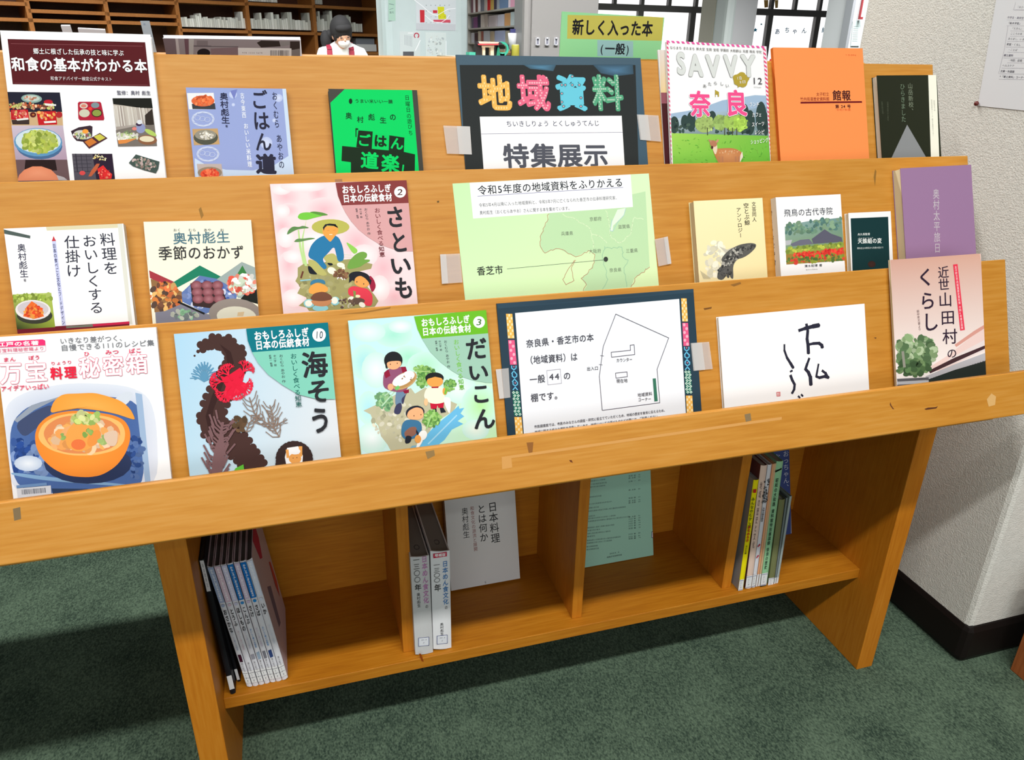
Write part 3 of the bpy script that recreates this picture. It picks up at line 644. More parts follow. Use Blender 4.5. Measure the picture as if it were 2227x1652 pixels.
def tier2():
    b = Book(2, (8, 497), (268, 486), .013, 'white vertical-title cookbook with a dish of orange shredded carrot at its lower left', (253, 253, 252), (228, 228, 214), side='R')
    a = b.fr('G')
    a.P((226, 216, 178), [(345, 455), (900, 432), (905, 470), (355, 492)]); a.P((226, 226, 214), [(888, 434), (925, 440), (1003, 1200), (975, 1200)])
    a.P((82, 96, 92), [(25, 482), (230, 530), (228, 552), (28, 515)]); a.P((205, 210, 242), [(392, 560), (422, 556), (500, 1215), (470, 1220)]); a.P((205, 65, 75), [(405, 532), (424, 570), (392, 572)])
    a.P((120, 30, 45), [(115, 1235), (980, 1180), (980, 1280), (118, 1300)]); a.P((210, 40, 80), [(700, 1200), (978, 1178), (980, 1196), (705, 1216)]); a.P((120, 125, 110), [(500, 1215), (700, 1200), (705, 1218), (502, 1230)])
    a.G([(95, 975), (388, 962), (418, 1222), (115, 1240)], [(170, 190, 90), (180, 200, 95), (150, 170, 60), (30, 40, 30)], 4); a.B([(150, 175, 70), (190, 210, 110), (130, 150, 60)], 0, 0, 0, 0, 60, 18, quad=[(100, 980), (385, 968), (390, 1010), (105, 1030)])
    a.E((60, 62, 50), 262, 1135, 135, 62); a.E((232, 228, 228), 250, 1092, 134, 76, .03); a.E((205, 198, 202), 250, 1085, 118, 58, .03)
    a.P((235, 110, 45), [(175, 1140), (200, 1070), (240, 1025), (280, 1050), (310, 1100), (335, 1140), (260, 1160)]); a.B([(245, 140, 60), (225, 90, 40), (240, 165, 80), (215, 70, 40)], 255, 1105, 70, 45, 80, 14)
    b.done(); a = b.fr('G'); K1 = (70, 72, 92)
    a.T(K1, '料理を', (808, 505), (845, 830), 118, True, .006); a.T(K1, 'おいしくする', (672, 520), (735, 1125), 112, True, .006); a.T(K1, '仕掛け', (540, 525), (562, 850), 118, True, .006)
    a.T((80, 80, 110), '奥村彪生', (160, 590), (185, 850), 66, True, .012); a.T((120, 120, 140), '著', (188, 855), (190, 880), 22, True)
    a.T((90, 95, 150), '日本の食べごと文化とフードデザイン', (408, 590), (482, 1205), 24, True, .01)
    b.end()
    b = Book(2, (312, 482), (546, 478), .008, 'cream side-dish cookbook with zigzag photos of dishes across its lower half', (252, 248, 224), side='R', pages=(240, 236, 220))
    a = b.fr('G')
    a.P((170, 60, 70), [(1128, 792), (1320, 880), (1290, 930), (1135, 850)]); a.P((34, 130, 100), [(1275, 905), (1512, 755), (1670, 838), (1640, 900), (1512, 832), (1310, 940)])
    a.P((150, 110, 70), [(1140, 855), (1270, 905), (1390, 960), (1380, 1050), (1250, 1100), (1170, 1110)]); a.B([(210, 150, 80), (200, 120, 60), (90, 70, 60), (225, 180, 110), (225, 120, 70), (120, 80, 60)], 1255, 990, 115, 105, 110, 26)
    a.P((100, 125, 180), [(1375, 960), (1512, 832), (1660, 860), (1800, 960), (1780, 1040), (1560, 1120), (1380, 1030)]); a.B([(215, 222, 240), (130, 150, 200), (70, 95, 160)], 1590, 980, 190, 110, 90, 22)
    a.P((60, 44, 44), [(1440, 890), (1660, 880), (1720, 1030), (1600, 1080), (1460, 1060)])
    for i in range(3):
        for j in range(3): a.E((128, 70, 78), 1487+i*80+j*6, 905+j*52, 42, 34, cin=(176, 118, 126))
    a.P((160, 176, 172), [(1640, 860), (1830, 728), (1930, 770), (1960, 1020), (1800, 1000), (1760, 920)]); a.P((30, 34, 30), [(1880, 940), (1950, 900), (1962, 1050), (1820, 1010)])
    a.P((60, 130, 70), [(1790, 830), (1835, 755), (1875, 830)]); a.B([(235, 235, 228), (225, 90, 70), (200, 215, 190), (240, 240, 236), (215, 130, 110)], 1835, 900, 100, 80, 110, 24)
    a.P((132, 132, 146), [(1175, 1110), (1250, 1100), (1390, 1040), (1560, 1120), (1650, 1140), (1650, 1240), (1185, 1240)]); a.L((30, 32, 34), [(1350, 1032), (1545, 1120)], 16); a.B([(190, 195, 180), (140, 190, 150), (110, 120, 120)], 1400, 1130, 120, 30, 40, 24)
    a.E((150, 140, 132), 1780, 1120, 200, 115, .05); a.E((222, 220, 200), 1790, 1140, 150, 75, .05); a.P((215, 190, 150), [(1800, 1110), (1850, 1105), (1840, 1140), (1795, 1140)])
    b.done(); a = b.fr('G')
    for t, x in (('おく', 1340), ('むら', 1455), ('あや', 1570), ('お', 1680)): a.T((120, 135, 145), t, (x-24*len(t)/2-6, 488), (x+24*len(t)/2+6, 487), 26)
    a.T((110, 160, 178), '奥村彪生', (1305, 552), (1742, 540), 96, b=.016); a.T((58, 58, 60), '季節のおかず', (1195, 665), (1850, 655), 112, b=.012)
    b.end()
    # --- picture book 2
    b = Book(2, (587, 400), (884, 392), .006, 'pink picture book number 2 showing a farmer in a straw hat digging taro', (250, 224, 226), (100, 80, 150), side='R')
    a = b.fr('H')
    for cx, cy, rx, ry in ((300, 330, 130, 90), (640, 300, 90, 90), (700, 460, 160, 100), (260, 640, 90, 80), (280, 870, 90, 100), (330, 1050, 90, 120), (320, 1290, 90, 80), (1330, 1080, 170, 190), (1050, 800, 160, 150), (330, 470, 90, 60), (1450, 1380, 120, 110), (420, 1440, 110, 70)):
        a.E((250, 224, 226), cx, cy, rx*1.25, ry*1.25, n=16, cin=(243, 190, 198))
    for cx, cy, rx, ry in ((250, 250, 90, 50), (480, 220, 200, 50), (300, 760, 80, 90), (380, 960, 90, 60), (260, 480, 70, 60), (620, 800, 200, 120), (1130, 950, 120, 100), (380, 1400, 100, 80), (1290, 1300, 90, 120)):
        a.E((250, 224, 226), cx, cy, rx*1.2, ry*1.2, n=16, cin=(255, 248, 248))
    GRN = (164, 160, 104)
    a.P(GRN, [(425, 1080), (490, 1035), (640, 1045), (740, 1010), (1000, 985), (1215, 1040), (1200, 1090), (1085, 1115), (1130, 1240), (1240, 1370), (1278, 1430), (1240, 1490), (760, 1535), (545, 1535), (520, 1500), (435, 1480), (530, 1400), (420, 1350), (455, 1280), (400, 1220), (425, 1170)])
    a.B([(150, 146, 96), (176, 172, 120)], 760, 1280, 300, 200, 60, 30)
    for p in ([(520, 560), (485, 760), (495, 900), (528, 1060), (500, 1060), (470, 880), (468, 760)], [(425, 680), (440, 680), (470, 900), (505, 1040), (480, 1040), (440, 860)]): a.P((192, 226, 150), p)
    a.S((96, 150, 66), [(545, 492), (600, 482), (700, 498), (755, 522), (690, 530), (590, 535)]); a.S((122, 205, 70), [(420, 545), (450, 500), (545, 490), (640, 520), (700, 530), (600, 552), (520, 575), (450, 570)])
    a.S((96, 142, 82), [(305, 740), (325, 680), (375, 640), (440, 650), (480, 632), (560, 660), (470, 665), (400, 680)]); a.S((104, 146, 86), [(385, 800), (420, 770), (480, 772), (560, 760), (625, 770), (520, 790), (440, 808), (392, 808)])
    a.L((205, 225, 190), [(905, 965), (1000, 966)], 4); a.L((205, 225, 190), [(905, 940), (1010, 945)], 4)
    a.S((150, 212, 90), [(925, 800), (990, 835), (1062, 890), (1048, 925), (1010, 935)]); a.S((118, 168, 76), [(940, 1100), (965, 1010), (1040, 930), (1110, 905), (1160, 925), (1155, 970), (1120, 992), (1190, 992), (1185, 1015), (1140, 1030), (1080, 1075)])
    a.S((190, 186, 110), [(680, 965), (800, 915), (855, 985), (860, 1040), (760, 1050)]); a.S((190, 186, 110), [(528, 985), (620, 1005), (700, 1100), (742, 1150), (690, 1168), (600, 1130), (545, 1070)])
    a.S((32, 36, 44), [(528, 1060), (560, 1062), (600, 1110), (638, 1150), (590, 1150), (545, 1140)]); a.S((32, 36, 44), [(730, 1025), (790, 1030), (800, 1050), (760, 1060)])
    a.S((44, 124, 172), [(700, 735), (850, 735), (905, 860), (918, 1000), (850, 1020), (830, 930), (810, 850), (740, 930), (680, 990), (742, 1075), (700, 1102), (620, 1010), (528, 965), (560, 850), (620, 780)])
    a.P((250, 228, 230), [(808, 852), (842, 935), (842, 985), (850, 1020), (800, 930)]) if False else None
    a.E((192, 188, 92), 772, 648, 200, 82); a.S((242, 168, 80), [(695, 640), (850, 640), (856, 700), (830, 730), (790, 785), (768, 808), (740, 780), (700, 735), (684, 700)]); a.P((34, 36, 44), [(690, 655), (715, 620), (760, 612), (825, 618), (850, 660), (845, 640), (735, 632), (708, 660), (700, 690)])
    a.L((225, 130, 60), [(735, 685), (760, 682)], 4); a.L((225, 130, 60), [(800, 682), (825, 680)], 4); a.L((253, 240, 220), [(760, 728), (790, 728)], 7)
    for e in ((785, 1110, 48, 36, .4), (815, 1145, 24, 18, 0), (880, 1050, 42, 26, .2), (910, 1085, 16, 24, 0)): a.E((252, 248, 225), *e)
    a.B([(130, 92, 66), (110, 76, 56), (150, 110, 80)], 890, 1145, 80, 46, 50, 18); a.B([(240, 236, 225)], 890, 1190, 60, 14, 7, 10)
    a.L((150, 205, 215), [(455, 1215), (560, 1205)], 14); a.L((110, 60, 50), [(480, 1120), (460, 1185)], 18)
    a.E((150, 214, 222), 545, 1455, 58, 46); a.E((150, 214, 222), 820, 1430, 48, 46); a.E((150, 214, 222), 665, 1505, 84, 34); a.E((252, 250, 235), 540, 1455, 38, 34); a.E((252, 250, 235), 815, 1425, 34, 36)
    a.S((66, 128, 160), [(552, 1270), (565, 1215), (640, 1195), (710, 1210), (722, 1260), (640, 1225)]); a.S((242, 168, 80), [(570, 1260), (630, 1235), (710, 1260), (748, 1295), (740, 1330), (700, 1340), (600, 1360), (545, 1350), (540, 1310)])
    a.S((205, 142, 96), [(550, 1415), (800, 1410), (760, 1475), (690, 1490), (600, 1480)]); a.S((120, 78, 60), [(548, 1420), (590, 1350), (690, 1328), (770, 1360), (800, 1410), (690, 1435)])
    a.S((160, 36, 66), [(1180, 1150), (1230, 1200), (1255, 1280), (1210, 1350), (1180, 1260)]); a.S((228, 66, 84), [(955, 1300), (1010, 1268), (1100, 1290), (1165, 1300), (1220, 1370), (1210, 1485), (1140, 1480), (1060, 1390), (960, 1372)])
    a.E((36, 38, 46), 1075, 1175, 112, 56, .12); a.P((36, 38, 46), [(965, 1240), (975, 1140), (1050, 1120), (1030, 1190)]); a.P((36, 38, 46), [(1130, 1150), (1205, 1210), (1195, 1260), (1150, 1230)])
    a.S((242, 168, 90), [(1030, 1185), (1085, 1160), (1140, 1190), (1190, 1250), (1150, 1285), (1090, 1290), (1020, 1250)]); a.E((70, 60, 60), 1050, 1228, 6, 8); a.E((70, 60, 60), 1122, 1250, 6, 8)
    a.E((100, 80, 70), 1045, 1430, 90, 36); a.E((252, 248, 232), 985, 1402, 32, 18, -.4); a.E((252, 248, 232), 1105, 1470, 36, 26, .5); a.E((245, 235, 190), 1058, 1380, 28, 16); a.P((130, 150, 80), [(1010, 1320), (1040, 1330), (1035, 1400), (1020, 1400)])
    a.B([(90, 70, 66), (120, 96, 80), (200, 195, 170)], 930, 1455, 100, 46, 26, 15)
    SER(b, 'H', (138, 62, 62), [(824, 182), (1590, 148), (1612, 395), (890, 421), (850, 320)], (222, 168, 168), [(890, 421), (1612, 395), (1675, 905), (1520, 905), (1400, 872), (1290, 832), (1180, 765), (1070, 680), (990, 590), (930, 500)], '2', (1506, 280, 62, 60),
           [('さ', 1455, 545, 215, 245), ('と', 1495, 810, 200, 240), ('い', 1510, 1055, 245, 215), ('も', 1545, 1292, 215, 250)], 0, 0, 'おいしく食べる知恵', ((1262, 445), (1320, 968), 62), (150, 56, 66),
           [('おくむら あやお 作', (1142, 448), (1180, 735), 36), ('中川学 絵', (1086, 452), (1098, 555), 26), ('萩原一 監修', (1045, 452), (1060, 560), 24)], ((890, 256), (1412, 238), (900, 350), (1422, 334), 92))
    b.done(); 
    # --- light green map sheet
    b = Book(2, (984, 399), (1411, 377), .0004, 'light green notice with a regional map, taped to the middle tier', (214, 245, 200), name='paper_notice', cat='notice', sb=-.21, hard=.0004)
    a = b.fr('I')
    a.G([(95, 168), (1930, 65), (2025, 1130), (225, 1260)], [(205, 245, 185), (222, 245, 200), (226, 250, 190), (218, 250, 195)], 6)
    a.P((196, 230, 180), [(1000, 440), (1900, 240), (1940, 945), (1880, 990), (1800, 1040), (1765, 1130), (1320, 1170), (1355, 1120), (1300, 1050), (1380, 980), (1430, 880), (1430, 820), (1370, 790), (1320, 815), (1250, 850), (1180, 820), (1100, 775), (1020, 790), (965, 815), (925, 770), (920, 650), (965, 560), (1000, 490)])
    LB = (190, 140, 110)
    def wig(pts, c, w, am=9):
        o = [pts[0]]
        for p, q in zip(pts, pts[1:]):
            n = max(2, int(math.hypot(q[0]-p[0], q[1]-p[1])/22))
            for i in range(1, n+1): o.append((p[0]+(q[0]-p[0])*i/n+random.uniform(-am, am)*(i < n), p[1]+(q[1]-p[1])*i/n+random.uniform(-am, am)*(i < n)))
        a.L(c, o, w)
    wig([(1000, 450), (965, 560), (920, 660), (925, 760), (965, 815), (1020, 785), (1100, 775), (1180, 820), (1250, 850), (1310, 830), (1370, 790), (1430, 830), (1425, 900), (1370, 990), (1300, 1050), (1350, 1110), (1320, 1165)], LB, 5)
    wig([(1940, 945), (1860, 1000), (1800, 1050), (1790, 1100), (1765, 1130)], LB, 5, 14); wig([(1240, 880), (1190, 950), (1130, 1060), (1160, 1110), (1235, 1070), (1210, 960), (1250, 880)], LB, 5, 4)
    YL = (222, 244, 200); BL = (160, 205, 170)
    wig([(1130, 450), (1250, 500), (1370, 570), (1400, 640), (1415, 760)], YL, 7); wig([(1530, 420), (1560, 540), (1580, 660), (1660, 720), (1760, 640), (1800, 480), (1880, 500)], YL, 7); wig([(1400, 640), (1480, 660), (1540, 720)], YL, 7)
    wig([(1520, 750), (1500, 850), (1530, 960), (1550, 1060), (1500, 1150)], BL, 5); wig([(1520, 770), (1680, 760), (1690, 850), (1740, 880), (1700, 950), (1725, 1130)], BL, 5)
    a.P((232, 250, 225), [(1640, 410), (1715, 395), (1700, 460), (1640, 520), (1600, 560), (1595, 610), (1572, 605), (1590, 520)]); a.L((165, 205, 215), [(1718, 395), (1700, 460), (1640, 530), (1595, 612), (1572, 605), (1590, 500)], 4)
    a.P(WHT, [(262, 160), (1762, 82), (1784, 385), (295, 493)]); a.E((60, 66, 60), 1531, 872, 21, 24); a.L((80, 90, 80), [(612, 962), (1531, 876)], 4); a.L((90, 90, 150), [(337, 285), (1692, 203)], 4)
    b.done(); a = b.fr('I'); DK = (50, 54, 66); LG = (120, 124, 134)
    a.T(DK, '令和5年度の地域資料をふりかえる', (335, 232), (1692, 155), 94, b=.012)
    a.T(LG, '令和5年4月以降に入った地域資料と、令和5年7月に亡くなられた香芝市の伝承料理研究家、', (348, 370), (1650, 298), 40, b=.006); a.T(LG, '奥村彪生（おくむらあやお）さんに関する本を集めています。', (355, 440), (1210, 396), 40, b=.006)
    a.T((84, 88, 80), '香芝市', (328, 985), (575, 968), 88, b=.018)
    for t, x, y in (('京都府', 1435, 497), ('滋賀県', 1700, 568), ('兵庫県', 1170, 632), ('大阪府', 1430, 796), ('三重県', 1773, 792), ('奈良県', 1620, 972)): a.T((150, 165, 140), t, (x-57, y+3), (x+57, y-3), 42)
    b.end()
    # --- whale anthology
    b = Book(2, (1508, 437), (1658, 430), .014, 'cream paperback with an ink drawing of a whale on the middle tier', (252, 243, 196), side='R', pages=(226, 214, 172), hard=.0005)
    a = b.fr('J')
    a.G([(190, 155), (615, 140), (650, 640), (222, 665)], [(253, 242, 190), (253, 244, 192), (246, 228, 170), (248, 232, 180)], 3)
    a.B([(236, 230, 200), (240, 236, 214), (225, 220, 195)], 330, 520, 70, 110, 60, 22); a.P((205, 200, 182), [(350, 440), (400, 460), (440, 445), (400, 490)])
    a.S((96, 96, 92), [(335, 640), (345, 590), (375, 540), (360, 520), (400, 470), (470, 430), (540, 418), (580, 425), (575, 450), (540, 485), (500, 510), (460, 520), (435, 560), (440, 640), (425, 640), (405, 600), (375, 650)])
    a.B([(60, 60, 60), (130, 130, 124), (180, 178, 168), (80, 80, 78)], 440, 500, 30, 95, 90, 11, .8); a.B([(60, 60, 60), (90, 90, 88)], 385, 600, 40, 30, 40, 10); a.B([(60, 60, 60), (110, 110, 104)], 530, 448, 45, 14, 30, 8, -.3)
    for i in range(9): a.L((170, 165, 145), [(235+i*7, 590+i*5), (255+i*5, 640)], 2)
    b.done(); a = b.fr('J')
    a.T((56, 54, 48), '文芸同人', (563, 165), (568, 290), 27, True, .004); a.T((56, 54, 48), '空とぶ鯨', (515, 172), (524, 312), 34, True, .006); a.T((56, 54, 48), 'アンソロジー', (468, 200), (484, 388), 30, True, .004)
    b.end()
    # --- ancient temples
    b = Book(2, (1687, 429), (1828, 422), .013, 'white book on ancient temples with a photo of red flowers before tiled roofs', (253, 253, 252), (250, 248, 236), side='L')
    a = b.fr('J')
    a.G([(752, 275), (1104, 250), (1124, 525), (765, 552)], [(150, 178, 178), (110, 150, 150), (140, 160, 80), (120, 150, 70)], 4)
    a.P(WHT, [(745, 262), (1110, 240), (1108, 262), (1000, 275), (900, 285), (820, 300), (752, 320)])
    a.B([(110, 145, 120), (90, 128, 120), (130, 160, 130)], 0, 0, 0, 0, 90, 16, quad=[(758, 300), (1105, 265), (1110, 330), (760, 370)])
    a.P((96, 96, 112), [(920, 395), (960, 365), (1000, 335), (1040, 362), (1105, 385), (1110, 412), (930, 425)]); a.P((112, 112, 128), [(790, 425), (850, 400), (905, 395), (930, 425), (800, 440)]); a.P((190, 192, 196), [(758, 405), (800, 400), (790, 430), (760, 435)])
    a.P((150, 165, 70), [(760, 460), (1112, 415), (1116, 450), (762, 495)]); a.B([(190, 200, 80), (150, 170, 70), (120, 140, 60)], 0, 0, 0, 0, 60, 13, quad=[(765, 450), (1112, 420), (1115, 440), (765, 480)])
    a.P((160, 130, 60), [(762, 490), (1116, 448), (1124, 528), (765, 552)]); a.B([(225, 60, 50), (235, 80, 60), (210, 40, 45)], 0, 0, 0, 0, 130, 13, quad=[(800, 485), (1112, 452), (1115, 490), (770, 535)], asp=.5); a.B([(150, 160, 60), (90, 120, 60), (215, 70, 55)], 0, 0, 0, 0, 100, 11, quad=[(770, 510), (1115, 480), (1122, 525), (770, 548)])
    b.done(); a = b.fr('J')
    a.T((60, 64, 84), '飛鳥の古代寺院', (748, 236), (1050, 222), 50, b=.0); a.T((90, 92, 100), '清水昭博 著', (875, 562), (985, 556), 18, b=.01); a.T((140, 142, 150), 'Akihiro Shimizu', (885, 584), (955, 579), 11)
    b.end()
    sa = Art(b.c0-PN*b.th, -PN.cross(b.ey).cross(b.ey) if False else PN, b.ey, -b.ex if b.ex.x > 0 else b.ex); sa.frame(*FRM['J'])
    for ch, x, y in (('飛', 669, 236), ('鳥', 671, 292), ('の', 675, 340), ('古', 680, 388), ('代', 684, 436), ('寺', 688, 488), ('院', 692, 540)): sa.T((60, 64, 84), ch, (x-9, y-1), (x+9, y+1), 34, b=.006)
    sa.flush('lettering', b.root)
    # --- small pocket book
    b = Book(2, (1845, 463), (1937, 459), .009, 'small white pocket book with a dark green panel on the middle tier', (252, 252, 250), side='R', pages=(240, 236, 214), hard=.0005)
    a = b.fr('J'); a.P((22, 56, 58), [(1160, 268), (1391, 258), (1402, 590), (1172, 600)]); a.E((60, 40, 34), 1290, 550, 24, 20, cin=(70, 46, 40))
    a.T((225, 232, 228), '舟久保監督', (1203, 367), (1280, 364), 16, b=.015); a.T((235, 240, 236), '天誅組の変', (1203, 408), (1352, 405), 34, b=.022); a.T((200, 210, 206), '幕末志士の挙兵から失敗の変まで', (1200, 452), (1362, 447), 13, b=.015); a.T((200, 210, 206), 'てんちゅうぐみ', (1208, 390), (1300, 387), 9)
    b.end()
    # --- purple book
    b = Book(2, (1958, 366), (2112, 358), .0175, 'thick purple book with a silver vertical title, right end of the middle tier', (160, 124, 160), side='R', pages=(238, 228, 190), hard=.0008, nb=.0)
    a = b.fr('Q')
    a.T((200, 190, 196), '奥村太平旅日', (438, 968), (446, 1300), 34, True, .004); b.end()
tier2()

# ---------------------------------------------------------------- tier 3
def tier3():
    b = Book(3, (-12, 733), (339, 711), .008, 'large white recipe book with a hollowed orange bowl on the cover, bottom left tier', (252, 252, 252), side='R', hard=.0008)
    a = b.fr('K')
    a.S((225, 230, 240), [(20, 600), (60, 500), (200, 430), (450, 385), (800, 400), (950, 470), (1000, 640), (1010, 1030), (830, 1050), (340, 1100), (100, 1090), (30, 900)], (130, 150, 195))
    a.S((78, 108, 165), [(70, 640), (180, 530), (420, 470), (850, 480), (910, 620), (920, 1030), (830, 1035), (340, 1100), (110, 1060), (60, 850)], (60, 90, 150))
    a.P((150, 160, 175), [(90, 625), (200, 530), (430, 460), (380, 480), (220, 560), (110, 640)]); a.S((66, 78, 112), [(90, 650), (230, 560), (340, 520), (320, 600), (230, 680), (150, 740)])
    a.S((215, 222, 232), [(700, 520), (790, 440), (860, 450), (800, 540)]); a.P((160, 185, 215), [(862, 450), (905, 460), (960, 1020), (925, 1025)])
    a.B([(40, 72, 140), (60, 92, 158), (120, 145, 190)], 0, 0, 0, 0, 70, 30, quad=[(80, 760), (260, 760), (300, 960), (100, 950)]); a.B([(44, 72, 130), (84, 110, 160)], 860, 860, 50, 140, 40, 22)
    a.E((190, 205, 225), 180, 900, 90, 50, n=14, cin=(232, 238, 244))
    a.S((130, 168, 205), [(70, 955), (300, 985), (560, 1010), (850, 1038), (830, 1050), (300, 1012), (75, 975)]); a.P((50, 66, 96), [(330, 1060), (560, 1062), (600, 1080), (340, 1105)])
    a.E((44, 56, 90), 560, 900, 280, 130, n=20, cin=(36, 46, 74))
    a.S((240, 140, 50), [(222, 720), (240, 660), (290, 610), (350, 580), (480, 560), (700, 585), (790, 620), (828, 680), (832, 750), (800, 840), (740, 920), (650, 975), (560, 990), (430, 980), (330, 930), (260, 860), (228, 790)], (250, 158, 62))
    a.S((250, 190, 110), [(240, 720), (270, 650), (350, 600), (480, 575), (690, 600), (775, 640), (800, 700), (790, 770), (730, 820), (600, 850), (450, 850), (330, 820), (260, 770)]); a.S((226, 140, 84), [(272, 715), (300, 655), (370, 610), (480, 590), (680, 615), (750, 660), (770, 710), (750, 775), (690, 815), (560, 840), (420, 835), (320, 795)])
    a.B([(240, 205, 170), (235, 170, 110), (230, 190, 150), (245, 165, 90)], 520, 730, 210, 90, 60, 46); a.S((240, 165, 80), [(430, 690), (470, 640), (560, 610), (640, 660), (630, 720), (590, 800), (500, 830), (430, 800), (415, 740)]); a.E((236, 120, 66), 500, 780, 46, 34); a.E((238, 150, 70), 600, 740, 34, 60, .6)
    a.B([(196, 208, 120), (160, 190, 100), (215, 218, 150)], 545, 610, 85, 30, 40, 26); a.B([(130, 165, 80), (160, 190, 105)], 552, 702, 32, 28, 12, 18); a.B([(150, 185, 100)], 402, 728, 16, 18, 6, 16); a.B([(160, 185, 110)], 670, 752, 30, 26, 8, 18); a.S((226, 196, 170), [(650, 710), (755, 680), (745, 790), (690, 790)])
    a.S((246, 160, 62), [(320, 565), (345, 500), (400, 458), (500, 455), (600, 450), (680, 470), (770, 500), (830, 550), (862, 615), (850, 622), (760, 590), (650, 565), (500, 548), (390, 560), (335, 580)], (252, 178, 84))
    a.P((110, 145, 190), [(105, 1040), (298, 1022), (300, 1040), (108, 1058)]); a.P((218, 220, 226), [(108, 1060), (325, 1040), (328, 1102), (115, 1125)])
    for i in range(26): a.L((90, 92, 104), [(138+i*6, 1068-i*.5), (141+i*6, 1098-i*.5)], random.choice([2, 3, 4]))
    b.done(); a = b.fr('R'); PK = (238, 72, 108)
    a.P((240, 50, 115), [(-60, 948), (480, 916), (508, 930), (512, 985), (-60, 1010)]); a.T(WHT, '江戸の名著', (-30, 978), (440, 955), 52, b=.03)
    a.L((245, 170, 190), [(-50, 1010), (512, 985), (515, 1040), (500, 1052), (-50, 1082)], 4); a.T((240, 120, 150), '万宝料理秘密箱より', (-40, 1048), (500, 1016), 46, b=.012)
    a.T((160, 162, 170), 'いきなり差がつく、', (670, 938), (1420, 900), 76, b=.008); a.T((160, 162, 170), '自慢できる111のレシピ集', (680, 1016), (1735, 955), 78, b=.008)
    for t, p, q, h in (('まん', (35, 1147), (180, 1139), 54), ('ぼう', (318, 1126), (455, 1118), 54), ('りょうり', (568, 1190), (812, 1172), 44), ('ひ', (940, 1082), (1008, 1079), 56), ('みつ', (1180, 1064), (1340, 1056), 56), ('ばこ', (1445, 1050), (1595, 1038), 56)): a.T(PK, t, p, q, h, b=.02)
    for t, p, q, h in (('万', (-5, 1300), (258, 1292), 265), ('宝', (275, 1285), (540, 1270), 250), ('秘', (880, 1240), (1135, 1228), 250), ('密', (1145, 1222), (1400, 1208), 245), ('箱', (1410, 1196), (1665, 1182), 245)):
        a.T((240, 110, 140), t, p, q, h, b=.040); a.T(WHT, t, p, q, h, b=.019)
    a.T((235, 36, 66), '料', (565, 1303), (710, 1296), 145, b=.035); a.T((235, 36, 66), '理', (722, 1292), (868, 1285), 145, b=.035); a.T((238, 72, 108), 'アイデアいっぱい', (12, 1475), (555, 1442), 68, b=.022)
    b.end()
    # --- seaweed picture book (number 10)
    b = Book(3, (378, 726), (713, 701), .006, 'pale blue picture book number 10 with brown and red seaweeds', (214, 226, 232), (60, 80, 160), side='R')
    a = b.fr('K')
    a.G([(1105, 75), (2090, 3), (2200, 885), (1190, 1010)], [(176, 216, 240), (222, 230, 236), (226, 230, 234), (190, 222, 238)], 6)
    KB = (74, 50, 46)
    sp = [(1240, 215), (1285, 160), (1350, 125), (1430, 130), (1490, 180), (1510, 250), (1470, 330), (1420, 410), (1380, 500), (1345, 590), (1350, 660), (1420, 720), (1500, 770), (1560, 840), (1610, 900), (1650, 960)]
    wd_ = [14, 34, 60, 80, 100, 116, 130, 136, 140, 140, 150, 160, 150, 130, 120, 110]
    for i in range(len(sp)-1):
        p, q = sp[i], sp[i+1]
        for t in (0, .5):
            x, y, w = p[0]+(q[0]-p[0])*t, p[1]+(q[1]-p[1])*t, wd_[i]+(wd_[i+1]-wd_[i])*t; a.E(KB, x, y, w*.5, w*.5, n=16)
        d = V((q[0]-p[0], q[1]-p[1])).normalized(); nn = V((-d.y, d.x))
        if i > 0:
            for sg in (1, -1):
                for t in (0, .5): a.E(KB, p[0]+(q[0]-p[0])*t+nn.x*wd_[i]*.52*sg, p[1]+(q[1]-p[1])*t+nn.y*wd_[i]*.52*sg, 24, 24, n=12)
    a.h += 2e-5
    a.P((58, 36, 34), [(1400, 140), (1470, 190), (1490, 260), (1440, 350), (1400, 450), (1360, 560), (1350, 650), (1390, 700), (1330, 690), (1310, 600), (1350, 470), (1400, 370), (1450, 280), (1440, 200)])
    for i in range(11):
        t = -2.9+i*.27; x, y = 1302+math.cos(t)*78, 372+math.sin(t)*118; xm, ym = 1302+math.cos(t)*40, 372+math.sin(t)*66
        a.L((96, 152, 186), [(1300, 378), (xm, ym), (x, y)], 9); a.L((96, 152, 186), [(xm, ym), (x+14, y+22)], 7); a.L((96, 152, 186), [(xm, ym), (x-14, y+14)], 7)
    a.P((232, 30, 62), [(1400, 340), (1430, 350), (1470, 330), (1530, 290), (1560, 330), (1545, 380), (1590, 400), (1560, 450), (1500, 470), (1460, 500), (1420, 470), (1440, 410)])
    def fan(x, y, d, ln, w, dep):
        x1, y1 = x+ln*math.cos(d), y+ln*math.sin(d); a.L((230, 30, 60) if dep % 2 else (238, 42, 70), [(x, y), (x1, y1)], w)
        if dep:
            for k in (-.55, .05, .6): fan(x1, y1, d+k+random.uniform(-.12, .12), ln*.78, w*.8, dep-1)
    for x, y, d in ((1500, 400, .1), (1490, 390, 1.2), (1470, 410, 2.3), (1450, 380, 3.2), (1480, 370, 4.1), (1530, 350, 5.3)): fan(x, y, d, 40, 11, 3)
    TB = (142, 120, 106)
